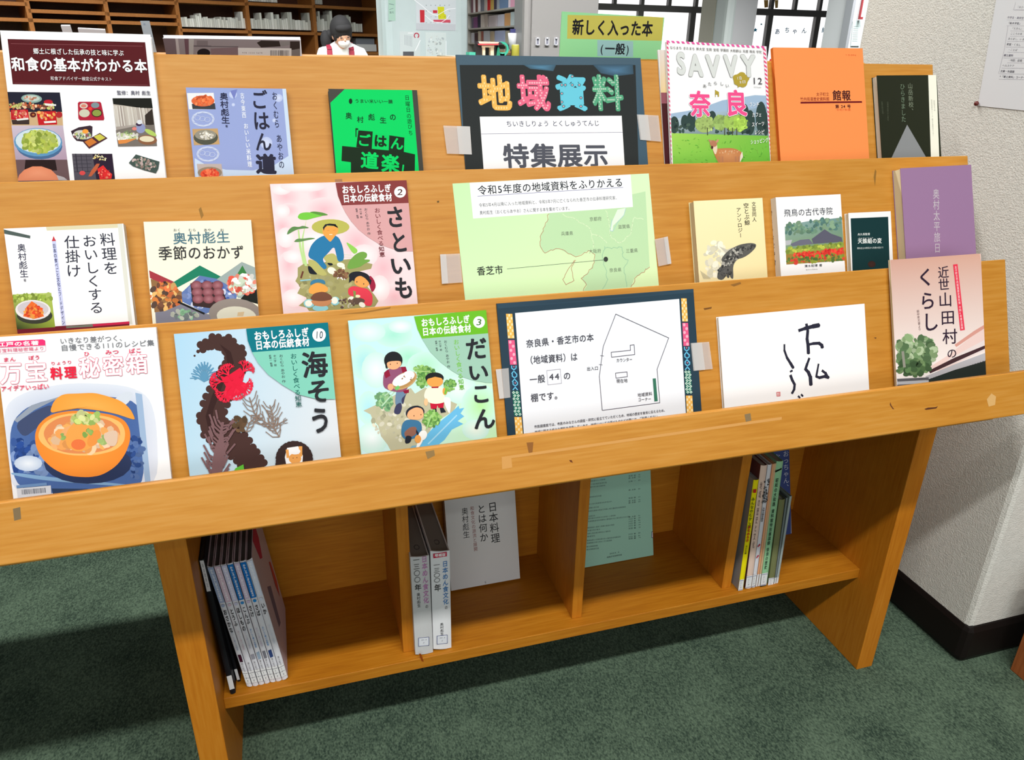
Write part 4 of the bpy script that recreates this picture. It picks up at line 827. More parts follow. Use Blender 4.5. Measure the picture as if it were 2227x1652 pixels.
    def twig(pts, n, ln, c, w, sp_=.9):
        a.L(c, pts, w*1.5)
        for i in range(n):
            k = i/n*(len(pts)-1); j = int(k); t = k-j; x, y = pts[j][0]+(pts[j+1][0]-pts[j][0])*t, pts[j][1]+(pts[j+1][1]-pts[j][1])*t
            d = math.atan2(pts[j+1][1]-pts[j][1], pts[j+1][0]-pts[j][0])+random.uniform(-.25, .25); lj_ = ln; ln = lj_*random.uniform(.7, 1.2)
            for sg in (1, -1): a.L(c, [(x, y), (x+ln*.5*math.cos(d+sg*sp_), y+ln*.5*math.sin(d+sg*sp_)), (x+ln*math.cos(d+sg*sp_*.8), y+ln*math.sin(d+sg*sp_*.55))], w)
            ln = lj_
    twig([(1780, 730), (1740, 670), (1680, 630), (1620, 580), (1590, 480)], 13, 78, TB, 5); twig([(1740, 670), (1740, 600), (1720, 530)], 7, 70, TB, 5); twig([(1740, 670), (1790, 640), (1830, 620)], 3, 40, TB, 4)
    twig([(1570, 700), (1590, 640), (1650, 590)], 5, 60, TB, 5)
    MV = (126, 94, 96)
    twig([(1375, 1000), (1380, 880), (1400, 760), (1420, 640)], 17, 105, MV, 12, 1.0); a.P(MV, [(1345, 1000), (1355, 880), (1375, 780), (1425, 700), (1430, 800), (1425, 900), (1410, 1000)]); a.B([(110, 84, 60), (90, 70, 50)], 1530, 650, 40, 45, 20, 20)
    a.P((100, 190, 60), [(1480, 975), (1500, 930), (1552, 905), (1560, 965)])
    for i in range(15):
        t = math.pi*(.95+i*.075); a.E((60, 44, 42), 1875+math.cos(t)*92, 870+math.sin(t)*88, 28, 28, n=10)
    for x, y in ((1778, 905), (1784, 930), (1968, 895), (1972, 920)): a.E((60, 44, 42), x, y, 24, 30, n=10)
    a.h += 2e-5
    a.E((60, 44, 42), 1875, 850, 88, 76); a.P(WHT, [(1830, 800), (1900, 790), (1930, 850), (1925, 930), (1830, 935), (1815, 860)]); a.E((244, 170, 90), 1880, 868, 40, 34); a.L((244, 170, 90), [(1915, 850), (1915, 795)], 22); a.L((244, 170, 90), [(1835, 860), (1830, 815)], 18); a.E(WHT, 1880, 822, 34, 20); a.E((110, 60, 40), 1868, 865, 3, 3); a.E((110, 60, 40), 1892, 862, 3, 3); a.P((40, 60, 120), [(1848, 900), (1862, 898), (1866, 935), (1852, 935)]); a.P((40, 60, 120), [(1905, 893), (1915, 890), (1925, 930), (1912, 930)])
    SER(b, 'K', (10, 120, 134), [(1569, 43), (2100, 0), (2112, 155), (1607, 192), (1580, 120)], (134, 210, 188), [(1607, 192), (2112, 155), (2150, 490), (2020, 490), (1900, 460), (1800, 400), (1710, 335), (1645, 260)], '10', (2033, 82, 43, 43),
           [('海', 2005, 272, 175, 175), ('そ', 2030, 440, 165, 160), ('う', 2040, 625, 145, 180)], 0, 0, 'おいしく食べる知恵', ((1868, 198), (1906, 542), 42), (24, 128, 116),
           [('おくむら あやお 作', (1790, 205), (1810, 388), 26), ('中川学 絵', (1750, 208), (1756, 282), 17), ('萩原一 監修', (1720, 208), (1732, 285), 16)], ((1618, 90), (1968, 64), (1626, 150), (1972, 124), 62))
    b.done()
    # --- radish picture book (number 3)
    b = Book(3, (757, 697), (1057, 674), .006, 'mint green picture book number 3 with children harvesting white radishes', (205, 244, 230), (50, 80, 140), side='R')
    a = b.fr('L')
    a.G([(85, 178), (1540, 66), (1720, 1440), (240, 1640)], [(196, 240, 246), (214, 246, 240), (204, 246, 190), (214, 246, 250)], 6)
    for c, e in (((170, 236, 214), (560, 330, 170, 110)), ((170, 232, 236), (260, 620, 130, 160)), ((236, 252, 250), (300, 300, 150, 90)), ((244, 253, 252), (380, 700, 130, 160)), ((170, 238, 206), (720, 560, 150, 100)), ((180, 238, 200), (900, 640, 160, 110)), ((248, 254, 252), (640, 240, 110, 60)), ((240, 252, 246), (1250, 900, 160, 130)), ((184, 240, 160), (1480, 1080, 170, 190)), ((180, 236, 246), (300, 1100, 100, 150)), ((246, 254, 254), (340, 1420, 140, 140)), ((244, 254, 240), (1430, 1330, 120, 90))):
        a.E((206, 244, 232), *[e[0], e[1], e[2]*1.2, e[3]*1.2], n=16, cin=c)
    a.P((196, 192, 160), [(245, 1130), (440, 1040), (640, 930), (745, 890), (790, 950), (900, 885), (1100, 1000), (1235, 1060), (1200, 1130), (1060, 1220), (960, 1320), (850, 1540), (545, 1575), (500, 1490), (430, 1400), (400, 1290), (340, 1220), (320, 1170)])
    a.B([(206, 202, 176), (184, 182, 150), (215, 212, 190)], 640, 1230, 300, 220, 90, 30)
    a.P((110, 192, 234), [(820, 1545), (900, 1400), (1000, 1290), (1160, 1160), (1250, 1078), (1260, 1110), (1310, 1100), (1270, 1160), (1310, 1190), (1240, 1240), (1300, 1270), (1180, 1330), (1100, 1440), (1000, 1520)]); a.L((170, 220, 244), [(930, 1480), (1230, 1180)], 14); a.P((130, 180, 200), [(700, 1560), (760, 1500), (850, 1490), (820, 1550)])
    GL_ = [(110, 165, 80), (140, 190, 100), (90, 146, 76), (160, 205, 120)]
    a.B([(120, 170, 120), (150, 195, 140), (100, 156, 110)], 470, 1030, 100, 80, 90, 24, .6); a.L((190, 225, 190), [(610, 890), (520, 990), (440, 1080)], 14); a.L((190, 225, 190), [(600, 890), (470, 970)], 10)
    a.B(GL_, 880, 710, 110, 48, 80, 22, .15); a.B(GL_, 870, 810, 60, 70, 60, 22); a.L((190, 220, 150), [(780, 710), (950, 720)], 6)
    a.S((112, 140, 168), [(590, 900), (700, 905), (680, 990), (640, 1080), (575, 1080)]); a.S((66, 66, 96), [(585, 1070), (640, 1040), (655, 1090), (635, 1160), (600, 1172), (562, 1155)]); a.S((66, 66, 96), [(640, 1010), (690, 960), (700, 940), (730, 920), (690, 960), (662, 1080)])
    a.S((150, 86, 118), [(455, 740), (500, 690), (620, 670), (690, 665), (715, 740), (720, 900), (640, 940), (520, 920), (450, 880)]); a.P((150, 30, 60), [(640, 668), (690, 665), (712, 730), (660, 740)]); a.P((150, 30, 60), [(460, 730), (510, 695), (530, 760), (480, 790)]); a.P((150, 30, 60), [(660, 920), (725, 905), (725, 940), (680, 950)])
    a.E((36, 38, 40), 560, 600, 98, 95); a.P((36, 38, 40), [(470, 610), (480, 680), (500, 690), (490, 610)]); a.S((250, 182, 132), [(487, 612), (640, 600), (645, 650), (600, 690), (550, 698), (500, 680)]); a.P((36, 38, 40), [(470, 605), (480, 560), (640, 560), (650, 592), (560, 606)]); a.E((80, 50, 40), 528, 640, 5, 7); a.E((80, 50, 40), 602, 630, 5, 7)
    a.E((206, 166, 112), 676, 812, 145, 80, -.5); a.E((190, 146, 90), 676, 812, 128, 66, -.5); a.E((252, 251, 246), 660, 800, 118, 58, -.45); a.E((252, 251, 246), 720, 760, 66, 50, -.3); a.B([(150, 110, 70)], 700, 800, 60, 40, 6, 9); a.E((248, 180, 135), 530, 880, 30, 36)
    a.L((120, 200, 110), [(615, 880), (590, 900)], 34)
    a.P((204, 28, 60), [(948, 1045), (1095, 1045), (1088, 1100), (1035, 1100), (1028, 1070), (1015, 1110), (958, 1110)]); a.P((40, 42, 50), [(975, 1110), (1015, 1108), (1020, 1150), (990, 1170)]); a.P((40, 42, 50), [(1050, 1100), (1090, 1100), (1118, 1145), (1062, 1155)])
    a.S((253, 246, 222), [(930, 880), (1080, 870), (1100, 960), (1110, 1040), (1020, 1060), (940, 1050), (880, 990), (895, 920)]); a.E((246, 200, 150), 905, 1040, 22, 40); a.E((36, 38, 40), 995, 785, 98, 60); a.E((246, 168, 84), 1000, 822, 86, 58); a.P((36, 38, 40), [(905, 800), (915, 750), (1075, 750), (1090, 790), (1000, 772)]); a.P((170, 30, 50), [(962, 878), (1040, 874), (1035, 890), (965, 892)])
    a.S((253, 251, 244), [(1090, 985), (1165, 990), (1168, 1080), (1155, 1172), (1120, 1110), (1095, 1040)]); a.E((246, 168, 84), 1105, 925, 26, 40); a.B(GL_[:3], 1160, 860, 62, 62, 60, 20); a.L((120, 190, 70), [(1108, 950), (1120, 900)], 24)
    a.S((64, 118, 156), [(650, 1270), (700, 1220), (850, 1235), (868, 1340), (800, 1420), (690, 1440), (640, 1390)]); a.S((146, 100, 84), [(670, 1360), (740, 1300), (810, 1300), (800, 1390), (690, 1420)]); a.S((38, 42, 54), [(690, 1390), (760, 1400), (740, 1470), (680, 1480)]); a.S((38, 42, 54), [(800, 1320), (835, 1380), (822, 1400), (800, 1370)])
    a.E((38, 42, 54), 790, 1150, 100, 72, -.2); a.S((250, 182, 132), [(720, 1130), (800, 1090), (870, 1110), (885, 1190), (840, 1225), (740, 1225), (700, 1190)]); a.E((80, 50, 40), 778, 1184, 5, 7); a.E((80, 50, 40), 852, 1172, 5, 7)
    a.B(GL_, 965, 1215, 92, 80, 110, 22, -.3); a.L((170, 215, 140), [(910, 1320), (960, 1180)], 14); a.E((252, 251, 246), 870, 1390, 44, 56, .5); a.S((252, 251, 246), [(835, 1400), (880, 1440), (820, 1535), (795, 1530)]); a.E((246, 168, 84), 820, 1430, 34, 44)
    SER(b, 'L', (112, 192, 44), [(778, 135), (1545, 62), (1578, 312), (862, 370), (815, 270)], (164, 206, 184), [(862, 370), (1578, 312), (1645, 835), (1540, 835), (1400, 810), (1290, 775), (1180, 710), (1060, 620), (950, 510)], '3', (1465, 195, 62, 62),
           [('だ', 1435, 475, 240, 250), ('い', 1455, 725, 240, 200), ('こ', 1485, 950, 215, 230), ('ん', 1520, 1215, 245, 240)], 0, 0, 'おいしく食べる知恵', ((1220, 375), (1285, 912), 60), (124, 200, 70),
           [('おくむら あやお 作', (1108, 385), (1146, 682), 36), ('中川学 絵', (1048, 388), (1064, 500), 26), ('萩原一 監修', (1010, 390), (1022, 502), 24)], ((852, 204), (1368, 162), (862, 300), (1382, 258), 92))
    b.done()
    # --- laminated floor-plan notice
    b = Book(3, (1080, 660), (1508, 628), .0025, 'dark-bordered laminated notice with a white floor plan, bottom tier centre', (44, 66, 80), name='paper_notice', cat='notice', hard=.0022)
    a = b.fr('M')
    a.P((52, 76, 92), [(50, 185), (1985, 35), (1995, 70), (60, 230)], (44, 62, 74)); a.P((244, 247, 252), [(228, 275), (1850, 135), (1925, 1420), (320, 1540)])
    cc = ((250, 190, 90), (236, 96, 140), (110, 200, 230), (90, 170, 140), (250, 190, 90))
    for x0, x1, x2, x3, segs in ((138, 200, 238, 310, ((282, 525), (542, 785), (795, 1035), (1045, 1290), (1302, 1520))), (1868, 1922, 1925, 1990, ((130, 358), (372, 600), (612, 832), (842, 1070), (1090, 1300)))):
        y0, y1 = segs[0][0], segs[-1][1]
        for k, (sa, sb_) in enumerate(segs):
            def X(y, e): t = (y-y0)/(y1-y0); return (x0+(x2-x0)*t) if e == 0 else (x1+(x3-x1)*t)
            if k in (0, 4, 1): a.P(cc[k], [(X(sa, 0), sa), (X(sa, 1), sa), (X(sb_, 1), sb_), (X(sb_, 0), sb_)])
            else: a.P((40, 60, 84) if k == 2 else (30, 110, 90), [(X(sa, 0), sa), (X(sa, 1), sa), (X(sb_, 1), sb_), (X(sb_, 0), sb_)])
            if k in (0, 4):
                for j in range(8):
                    for i in range(3):
                        if (i+j) % 2: y = sa+(j+.5)*(sb_-sa)/8; w = X(y, 1)-X(y, 0); x = X(y, 0)+w*(i+.5)/3; a.P((255, 232, 180), [(x-8, y-12), (x+8, y-12), (x+8, y+12), (x-8, y+12)])
            if k == 1:
                for j in range(6): y = sa+(j+.5)*(sb_-sa)/6; w = X(y, 1)-X(y, 0); a.E((252, 180, 200), X(y, 0)+w*(.3+.4*(j % 2)), y, 14, 16, n=8)
            if k == 2:
                for j in range(3):
                    y = sa+(j+.5)*(sb_-sa)/3; w = X(y, 1)-X(y, 0); xm = X(y, 0)+w*.5
                    a.L((110, 200, 235), [(xm-22, y-38), (xm-22, y-16), (xm, y), (xm+22, y-16), (xm+22, y-38)], 10); a.L((110, 200, 235), [(xm-22, y+38), (xm, y+12), (xm+22, y+38)], 10)
                    if j != 1: a.E((170, 120, 140), xm, y-30, 9, 9, n=6)
            if k == 3:
                for j in range(8):
                    for i in range(2): y = sa+(j+.5)*(sb_-sa)/8; w = X(y, 1)-X(y, 0); x = X(y, 0)+w*(i+.35+.3*(j % 2))/2; a.E((225, 245, 230), x, y, 15, 15, n=4); a.E((40, 125, 100), x, y, 7, 7, n=4)
    LN = (96, 92, 104)
    a.L(LN, [(1222, 285), (1745, 520), (1630, 830), (1657, 1160), (1088, 1236), (1060, 900), (1098, 605)], 5, True); a.L(LN, [(1365, 592), (1403, 588), (1409, 684), (1182, 711), (1176, 662), (1368, 642)], 5, True)
    a.L(LN, [(1219, 868), (1333, 855), (1337, 903), (1224, 917)], 5, True); a.L(LN, [(1070, 695), (1103, 699)], 4); a.L(LN, [(1058, 783), (1090, 787)], 4); a.P((60, 120, 96), [(1587, 922), (1617, 920), (1636, 1144), (1604, 1148)]); a.L((190, 188, 198), [(540, 842), (674, 827), (686, 968), (552, 983)], 4, True)
    b.done(); a = b.fr('M'); TX = (96, 96, 108)
    a.T(TX, '奈良県・香芝市の本', (335, 580), (1005, 514), 86, b=.014); a.T(TX, '（地域資料）は', (330, 745), (845, 705), 88, b=.014); a.T(TX, '一般', (368, 935), (525, 920), 86, b=.014); a.T(TX, '44', (558, 905), (668, 898), 84, b=.012); a.T(TX, 'の', (702, 898), (778, 892), 84, b=.014); a.T(TX, '棚です。', (380, 1115), (690, 1082), 88, b=.014)
    for t, p, q, h in (('カウンター', (1226, 744), (1386, 732), 42), ('出入口', (934, 826), (1050, 818), 42), ('現在地', (1226, 948), (1338, 940), 42), ('地域資料', (1436, 1086), (1582, 1070), 42), ('コーナー', (1440, 1132), (1572, 1122), 40)): a.T(TX, t, p, q, h, b=.006)
    a.T((120, 118, 128), '市民図書館では、市民のみなさんの調査・研究に役立てていただくため、地域の歴史を後世に伝えるため、', (415, 1398), (1722, 1232), 32, b=.012); a.T((120, 118, 128), '地域に関する様々な資料を収集しています。地域についての調べものなどの際には、ご利用ください。', (420, 1450), (1660, 1290), 32, b=.012)
    b.end()
    # --- white brush-calligraphy book
    b = Book(3, (1562, 689), (1880, 660), .006, 'plain white landscape book with black brush calligraphy and a tiny red seal', (253, 253, 253), side='R', pages=(236, 232, 214), hard=.0008)
    a = b.fr('J'); KK = (44, 44, 60)
    def br(pts, w0, w1):
        w0, w1 = w0*1.35, w1*1.35
        for i in range(len(pts)-1):
            t = i/(len(pts)-1); a.L(KK, pts[i:i+2], w0+(w1-w0)*t); a.E(KK, pts[i+1][0], pts[i+1][1], (w0+(w1-w0)*t)/2, (w0+(w1-w0)*t)/2, n=8)
    br([(842, 958), (880, 945), (930, 932), (962, 926)], 12, 20); br([(888, 920), (896, 960), (892, 1010), (898, 1050), (900, 1095)], 12, 16); br([(898, 1045), (930, 1038), (965, 1036), (982, 1048), (985, 1060)], 10, 16)
    br([(905, 1130), (892, 1165), (882, 1195), (900, 1215), (912, 1245), (915, 1288)], 10, 18); br([(962, 1165), (955, 1205), (948, 1240), (968, 1248), (1000, 1240), (1022, 1246)], 8, 14); br([(985, 1205), (1005, 1220), (1018, 1246)], 10, 14)
    br([(752, 1045), (752, 1080), (768, 1125), (790, 1160), (805, 1185)], 8, 14); br([(800, 1205), (790, 1210)], 8, 8); br([(790, 1235), (800, 1262), (815, 1290), (812, 1320), (800, 1342)], 12, 10); br([(838, 1362), (846, 1370)], 8, 8); br([(856, 1352), (864, 1360)], 8, 8)
    b.done('lettering')
    a = b.fr('J'); a.L((225, 110, 110), [(704, 1338), (725, 1336), (726, 1360), (706, 1362)], 3, True); a.T((225, 90, 90), '沼', (705, 1350), (725, 1349), 22, b=.01); b.end()
    # --- village life book
    b = Book(3, (1936, 565), (2133, 551), .004, 'salmon-toned history book with tree and tiled roof photo, right end of the bottom tier', (240, 208, 196), (200, 190, 150), side='L', hard=.0006, nb=.004)
    a = b.fr('J')
    a.G([(1405, 515), (1955, 483), (2060, 1230), (1445, 1310)], [(216, 166, 148), (222, 172, 152), (255, 250, 246), (255, 250, 246)], 6)
    pass
    a.P((244, 214, 206), [(1650, 1180), (1760, 1110), (1900, 1000), (2020, 905), (2030, 1060), (1700, 1210)]); a.P((222, 160, 146), [(1800, 1045), (1920, 960), (2012, 905), (2015, 925), (1920, 985), (1810, 1060)]); a.P((240, 226, 222), [(1770, 1130), (1900, 1060), (2015, 1000), (2035, 1060), (1700, 1200)])
    a.P((72, 48, 52), [(1640, 1205), (1800, 1125), (1960, 1060), (2010, 1040), (2018, 1055), (1820, 1145), (1650, 1222)]); a.B([(120, 100, 96), (60, 44, 46)], 2005, 1020, 24, 14, 14, 10)
    a.P((190, 188, 192), [(1620, 1240), (1800, 1165), (2030, 1080), (2042, 1130), (1800, 1210), (1640, 1275)])
    for i in range(26): a.E((120, 116, 122), 1640+i*16, 1262-i*5.3, 7, 7, n=6)
    a.P((42, 50, 46), [(1620, 1265), (1800, 1200), (2040, 1130), (2060, 1245), (1640, 1300)])
    for k in range(3): a.P((96, 96, 100) if k != 1 else (190, 192, 196), [(1445, 1255+k*18), (1640, 1245+k*18), (1640, 1262+k*18), (1448, 1272+k*18)])
    a.B([(110, 140, 96), (140, 168, 120), (84, 112, 76), (176, 196, 158)], 1560, 1090, 120, 100, 170, 26); a.B([(90, 122, 78), (120, 150, 100), (66, 92, 60)], 1540, 1190, 100, 50, 70, 24); a.L((150, 150, 136), [(1480, 1090), (1490, 1180)], 16)
    a.P((238, 60, 84), [(1790, 552), (1817, 549), (1862, 954), (1834, 958)])
    b.done(); a = b.fr('J'); KT = (66, 46, 70)
    a.T((252, 220, 220), '太子町立竹内街道歴史資料館 令和4年度企画展', (1805, 560), (1846, 950), 13, True, .012)
    for ch, x, y, w, h in (('近', 1730, 600, 72, 78), ('世', 1733, 675, 72, 80), ('山', 1742, 768, 92, 96), ('田', 1757, 878, 94, 96), ('村', 1770, 995, 98, 100), ('の', 1782, 1098, 66, 66)): a.T(KT, ch, (x-w/2, y+3), (x+w/2, y-3), h, b=.006)
    for ch, x, y, w, h in (('く', 1620, 630, 110, 120), ('ら', 1632, 775, 105, 120), ('し', 1650, 905, 110, 125)): a.T(KT, ch, (x-w/2, y+3), (x+w/2, y-3), h, b=.012)
    a.T((190, 160, 156), '田中家文書より', (1572, 830), (1585, 960), 16, True)
    b.end()
tier3()

# ---------------------------------------------------------------- clear tape holding the notices
TAPE = mat((240, 236, 232), .25, 'clear_tape', alpha=.32); TAPE2 = mat((245, 243, 240), .25, 'folded_tape', alpha=.42)
def tape(k, q, fold, label):
    n = PN; o = PO[k]+PN*.0032; c = [hit(*p, o, n) for p in q]
    mb = MB(); mb.prism(c, PN*.0002, TAPE); r = mb.obj('tape', label=label, cat='tape', group='clear tape strips')
    t0, t1 = fold
    f = [c[0].lerp(c[1], t0), c[0].lerp(c[1], t1), c[3].lerp(c[2], t1), c[3].lerp(c[2], t0)]
    MB().prism([p+PN*.0003 for p in f], PN*.0002, TAPE2).obj('folded_strip', r)
tape(1, [(964, 273), (1022, 275), (1026, 336), (972, 334)], (.5, 1), 'clear tape strip on the left edge of the black laminated sign')
tape(1, [(1385, 249), (1432, 251), (1438, 308), (1392, 304)], (.05, .5), 'clear tape strip on the right edge of the black laminated sign')
tape(2, [(957, 553), (1000, 551), (1006, 614), (961, 617)], (0, .3), 'clear tape strip at the lower left of the light green map notice')
tape(2, [(1424, 520), (1452, 514), (1460, 573), (1432, 579)], (.7, 1), 'clear tape strip at the lower right of the light green map notice')
tape(3, [(1078, 803), (1106, 800), (1110, 864), (1086, 867)], (0, .4), 'clear tape strip on the left edge of the floor plan notice')
tape(3, [(1502, 746), (1542, 743), (1550, 802), (1508, 806)], (.05, .6), 'clear tape strip on the right edge of the floor plan notice')

# ================================================================== BOOKS IN THE LOWER SHELF
def shelfbook(fr, q, depth, label, cov, spine=None, page=(150, 148, 142), name='book', cat='book', group=None, Y=None, t=.0012, rot=0, ret=True):
    """q: spine corners TL TR BR BL as seen in the photo"""
    x0, y0, sc = FRM[fr]; px = [(x0+a/sc, y0+b/sc) for a, b in q]
    z0 = [hZ(px[2][0], px[2][1], SZ), hZ(px[3][0], px[3][1], SZ)]
    Y = Y if Y is not None else (z0[0].y+z0[1].y)/2
    tl, tr, br, bl = [hY(p[0], p[1], Y) for p in px]
    dz = SZ+.0005-min(br.z, bl.z)
    for p in (tl, tr, br, bl): p.z += dz
    r = empty(name, (bl+br)/2, label, cat, group); w = (br-bl); up = (tl-bl)*.5+(tr-br)*.5; dv = V((0, depth, 0)); wl = w.length; wu = w.normalized()
    cmt = mat(cov, .4, 'cover_paper', spec=.1); smt = mat(spine or cov, .4, 'spine_paper', spec=.1)
    mb = MB(); n = 6
    pf = [bl+w*(i/n)+V((0, -.0022*math.sin(math.pi*i/n)*min(1, wl/.012), 0)) for i in range(n+1)]
    mb.prism([p+V((0, t, 0)) for p in pf[::-1]]+pf, up, smt)
    mb.box(bl+V((0, t, 0)), wu*t, dv, up, cmt); mb.box(br+V((0, t, 0)), -wu*t, dv, up, cmt); mb.obj('cover', r)
    un = up.normalized(); MB().box(bl+wu*(t*1.02)+V((0, t*1.1, 0))+un*.0015, wu*(wl-2.04*t), dv*.985, un*(up.length-.004), mat(page, .8, 'page_edges')).obj('page_block', r)
    a = Art(bl+V((0, -.0026 if wl > .008 else -.0018, 0)), (1, 0, 0), (0, 0, 1), (0, -1, 0)).frame(*FRM[fr]); a.h = 1e-4
    r['_top'] = 1; del r['_top']
    a.P((236, 236, 236), [(q[3][0]+(q[0][0]-q[3][0])*.13+1, q[3][1]+(q[0][1]-q[3][1])*.13), (q[2][0]+(q[1][0]-q[2][0])*.13-1, q[2][1]+(q[1][1]-q[2][1])*.13),
                          (q[2][0]+(q[1][0]-q[2][0])*.03-1, q[2][1]+(q[1][1]-q[2][1])*.03), (q[3][0]+(q[0][0]-q[3][0])*.03+1, q[3][1]+(q[0][1]-q[3][1])*.03)])
    return r, a, q, (tl, tr, br, bl)
def lerp2(p, q, t): return (p[0]+(q[0]-p[0])*t, p[1]+(q[1]-p[1])*t)
def band(a, q, t0, t1, c, e=2):
    L0, L1, R0_, R1 = lerp2(q[3], q[0], t0), lerp2(q[3], q[0], t1), lerp2(q[2], q[1], t0), lerp2(q[2], q[1], t1)
    a.P(c, [(L1[0]+e, L1[1]), (R1[0]-e, R1[1]), (R0_[0]-e, R0_[1]), (L0[0]+e, L0[1])])
def vtext(a, q, s, t0, t1, f, h, c, b=0):
    P0, P1 = lerp2(lerp2(q[3], q[0], t0), lerp2(q[2], q[1], t0), f), lerp2(lerp2(q[3], q[0], t1), lerp2(q[2], q[1], t1), f)
    a.T(c, s, P0, P1, h, True, b)
def low_books():
    # seven slim books of one picture-book series, leaning to the left
    tops = [(165, 572), (213, 566), (263, 560), (308, 552), (356, 544), (400, 536), (448, 528), (492, 515)]
    bots = [(452, 1428), (496, 1428), (541, 1420), (582, 1412), (622, 1402), (664, 1398), (708, 1388), (752, 1368)]
    info = [('おさかな', (60, 90, 160), 'blue topped', (160, 175, 205)), ('とうふ', (175, 120, 150), 'mauve topped', (215, 190, 205)), ('ほしもの', (160, 150, 190), 'pale violet topped', (200, 200, 225)), ('こんぶ', (30, 110, 180), 'deep blue topped', (60, 140, 205)),
            ('さけ', (175, 150, 190), 'lilac topped', (205, 190, 215)), ('さば', (20, 110, 190), 'bright blue topped', (40, 140, 215)), ('いか', (200, 210, 230), 'almost white', (215, 222, 238))]
    places = ['first', 'second', 'third', 'fourth', 'fifth', 'sixth', 'last']
    for i, (nm, c, lab, c2) in enumerate(info):
        q = [(tops[i][0]+1, tops[i][1]), (tops[i+1][0]-2, tops[i+1][1]), (bots[i+1][0]-4, bots[i+1][1]), (bots[i][0]+1, bots[i][1])]
        r, a, q, c_ = shelfbook('N', q, .175, f'slim {lab} picture book, {places[i]} from the left in the leaning row', (214, 196, 206), (226, 226, 232), (74, 72, 72), 'book', 'book', 'slim picture books leaning in the left compartment', Y=-.072)
        band(a, q, .70, .995, c2 if i != 3 and i != 5 else c); vtext(a, q, 'おもしろふしぎ', .98, .84, .5, 20, WHT, .02); vtext(a, q, '日本の伝統食材', .84, .71, .5, 18, (240, 240, 246), .02)
        a.E(c2, *lerp2(lerp2(q[3], q[0], .675), lerp2(q[2], q[1], .675), .5), 13, 11, n=10)
        vtext(a, q, nm, .645, .645-.05*len(nm), .5, 26, (40, 38, 44), .02); vtext(a, q, 'おいしく食べる知恵', .46, .30, .5, 14, c2, .01)
        if i in (0, 3, 4, 5): band(a, q, .205, .265, {0: (60, 20, 40), 3: (150, 170, 190), 4: (120, 120, 130), 5: (50, 70, 120)}[i], 9)
        if i == 2: band(a, q, .215, .255, (150, 150, 160), 6)
        band(a, q, .108, .112, (130, 130, 136)); vtext(a, q, 'おくむら', .20, .12, .5, 14, (120, 118, 126), .01); band(a, q, .07, .073, (150, 150, 155)); vtext(a, q, '59オ', .105, .035, .5, 12, (130, 130, 140), .01)
        a.flush('lettering', r)
        if i == 6:   # pink printed right-hand cover of the last book
            tl, tr, br, bl = c_; up = (tr-br).normalized(); b_ = Art(br+V((.0004, 0, 0)), (0, 1, 0), up, V((0, 1, 0)).cross(up)); b_.h = 2e-4
            def pp(c, pts): 
                b_.up(); m = [(u*.17+.003, v*(tr-br).length) for u, v in pts]; b_._face(m, [lin(c)]*len(m))
            pp((205, 60, 90), [(.25, 1), (.6, 1), (.62, .85), (.5, .74), (.36, .8)]); pp((215, 90, 80), [(.8, .55), (.9, .5), (.95, .3), (.86, .2), (.78, .35)]); pp((130, 120, 140), [(.3, .6), (.5, .5), (.45, .2), (.3, .25)]); b_.flush('cover_picture', r)
    # thin dark folders against the left leg
    r, a, q, c_ = shelfbook('N', [(108, 515), (142, 512), (372, 1470), (335, 1482)], .20, 'thin black book with a white spine label against the left leg', (30, 30, 34), (32, 32, 36), (60, 58, 56), Y=-.080)
    band(a, q, .76, .99, (225, 225, 228), 3); vtext(a, q, '味の歳時記', .97, .79, .5, 12, (130, 130, 136)); a.flush('lettering', r)
    r, a, q, c_ = shelfbook('N', [(170, 640), (190, 636), (410, 1400), (388, 1405)], .19, 'very thin black booklet between the black book and the picture books', (26, 26, 30), (30, 30, 34), (50, 50, 50), Y=-.055); a.flush('lettering', r)
    # two thick noodle-culture books
    for q, lab, tc, sub, y in (([(112, 722), (262, 705), (293, 1468), (155, 1486)], 'thick grey-white book with a pink vertical title, left of the pair by the divider', (205, 130, 190), None, -.078),
                               ([(268, 706), (427, 690), (437, 1455), (296, 1466)], 'thick white book with a blue vertical title, right of the pair by the divider', (60, 130, 200), '増補版', -.076)):
        r, a, q, c_ = shelfbook('O', q, .150, lab, (222, 222, 222) if sub else (205, 205, 204), (240, 240, 242) if sub else (212, 212, 212), (132, 130, 124), group='thick noodle-culture books', t=.002, Y=y)
        a.v, a.f, a.c = [], [], []
        vtext(a, q, '日本めん食文化', .95 if not sub else .88, .46 if not sub else .43, .74, 46, tc, .006); vtext(a, q, 'の', .45 if not sub else .42, .41 if not sub else .38, .76, 24, (110, 110, 115))
        vtext(a, q, '一三〇〇', .95 if not sub else .87, .68 if not sub else .66, .32, 52, (130, 130, 132)); vtext(a, q, '年', .67 if not sub else .65, .60 if not sub else .57, .34, 54, (62, 62, 64), .012)
        if sub: band(a, q, .92, .965, (205, 50, 80), 26); P = lerp2(lerp2(q[3], q[0], .942), lerp2(q[2], q[1], .942), .5); a.T(WHT, sub, (P[0]-44, P[1]+3), (P[0]+44, P[1]-5), 26, b=.02)
        vtext(a, q, '奥村彪生', .58 if not sub else .25, .43 if not sub else .12, .34 if not sub else .5, 28, (90, 90, 94))
        P = lerp2(lerp2(q[3], q[0], .075), lerp2(q[2], q[1], .075), .5); a.P((232, 234, 240), [(P[0]-40, P[1]-30), (P[0]+40, P[1]-38), (P[0]+40, P[1]+26), (P[0]-40, P[1]+34)]); a.L((96, 104, 150), [(P[0]-40, P[1]-30), (P[0]+40, P[1]-38), (P[0]+40, P[1]+26), (P[0]-40, P[1]+34)], 4, True)
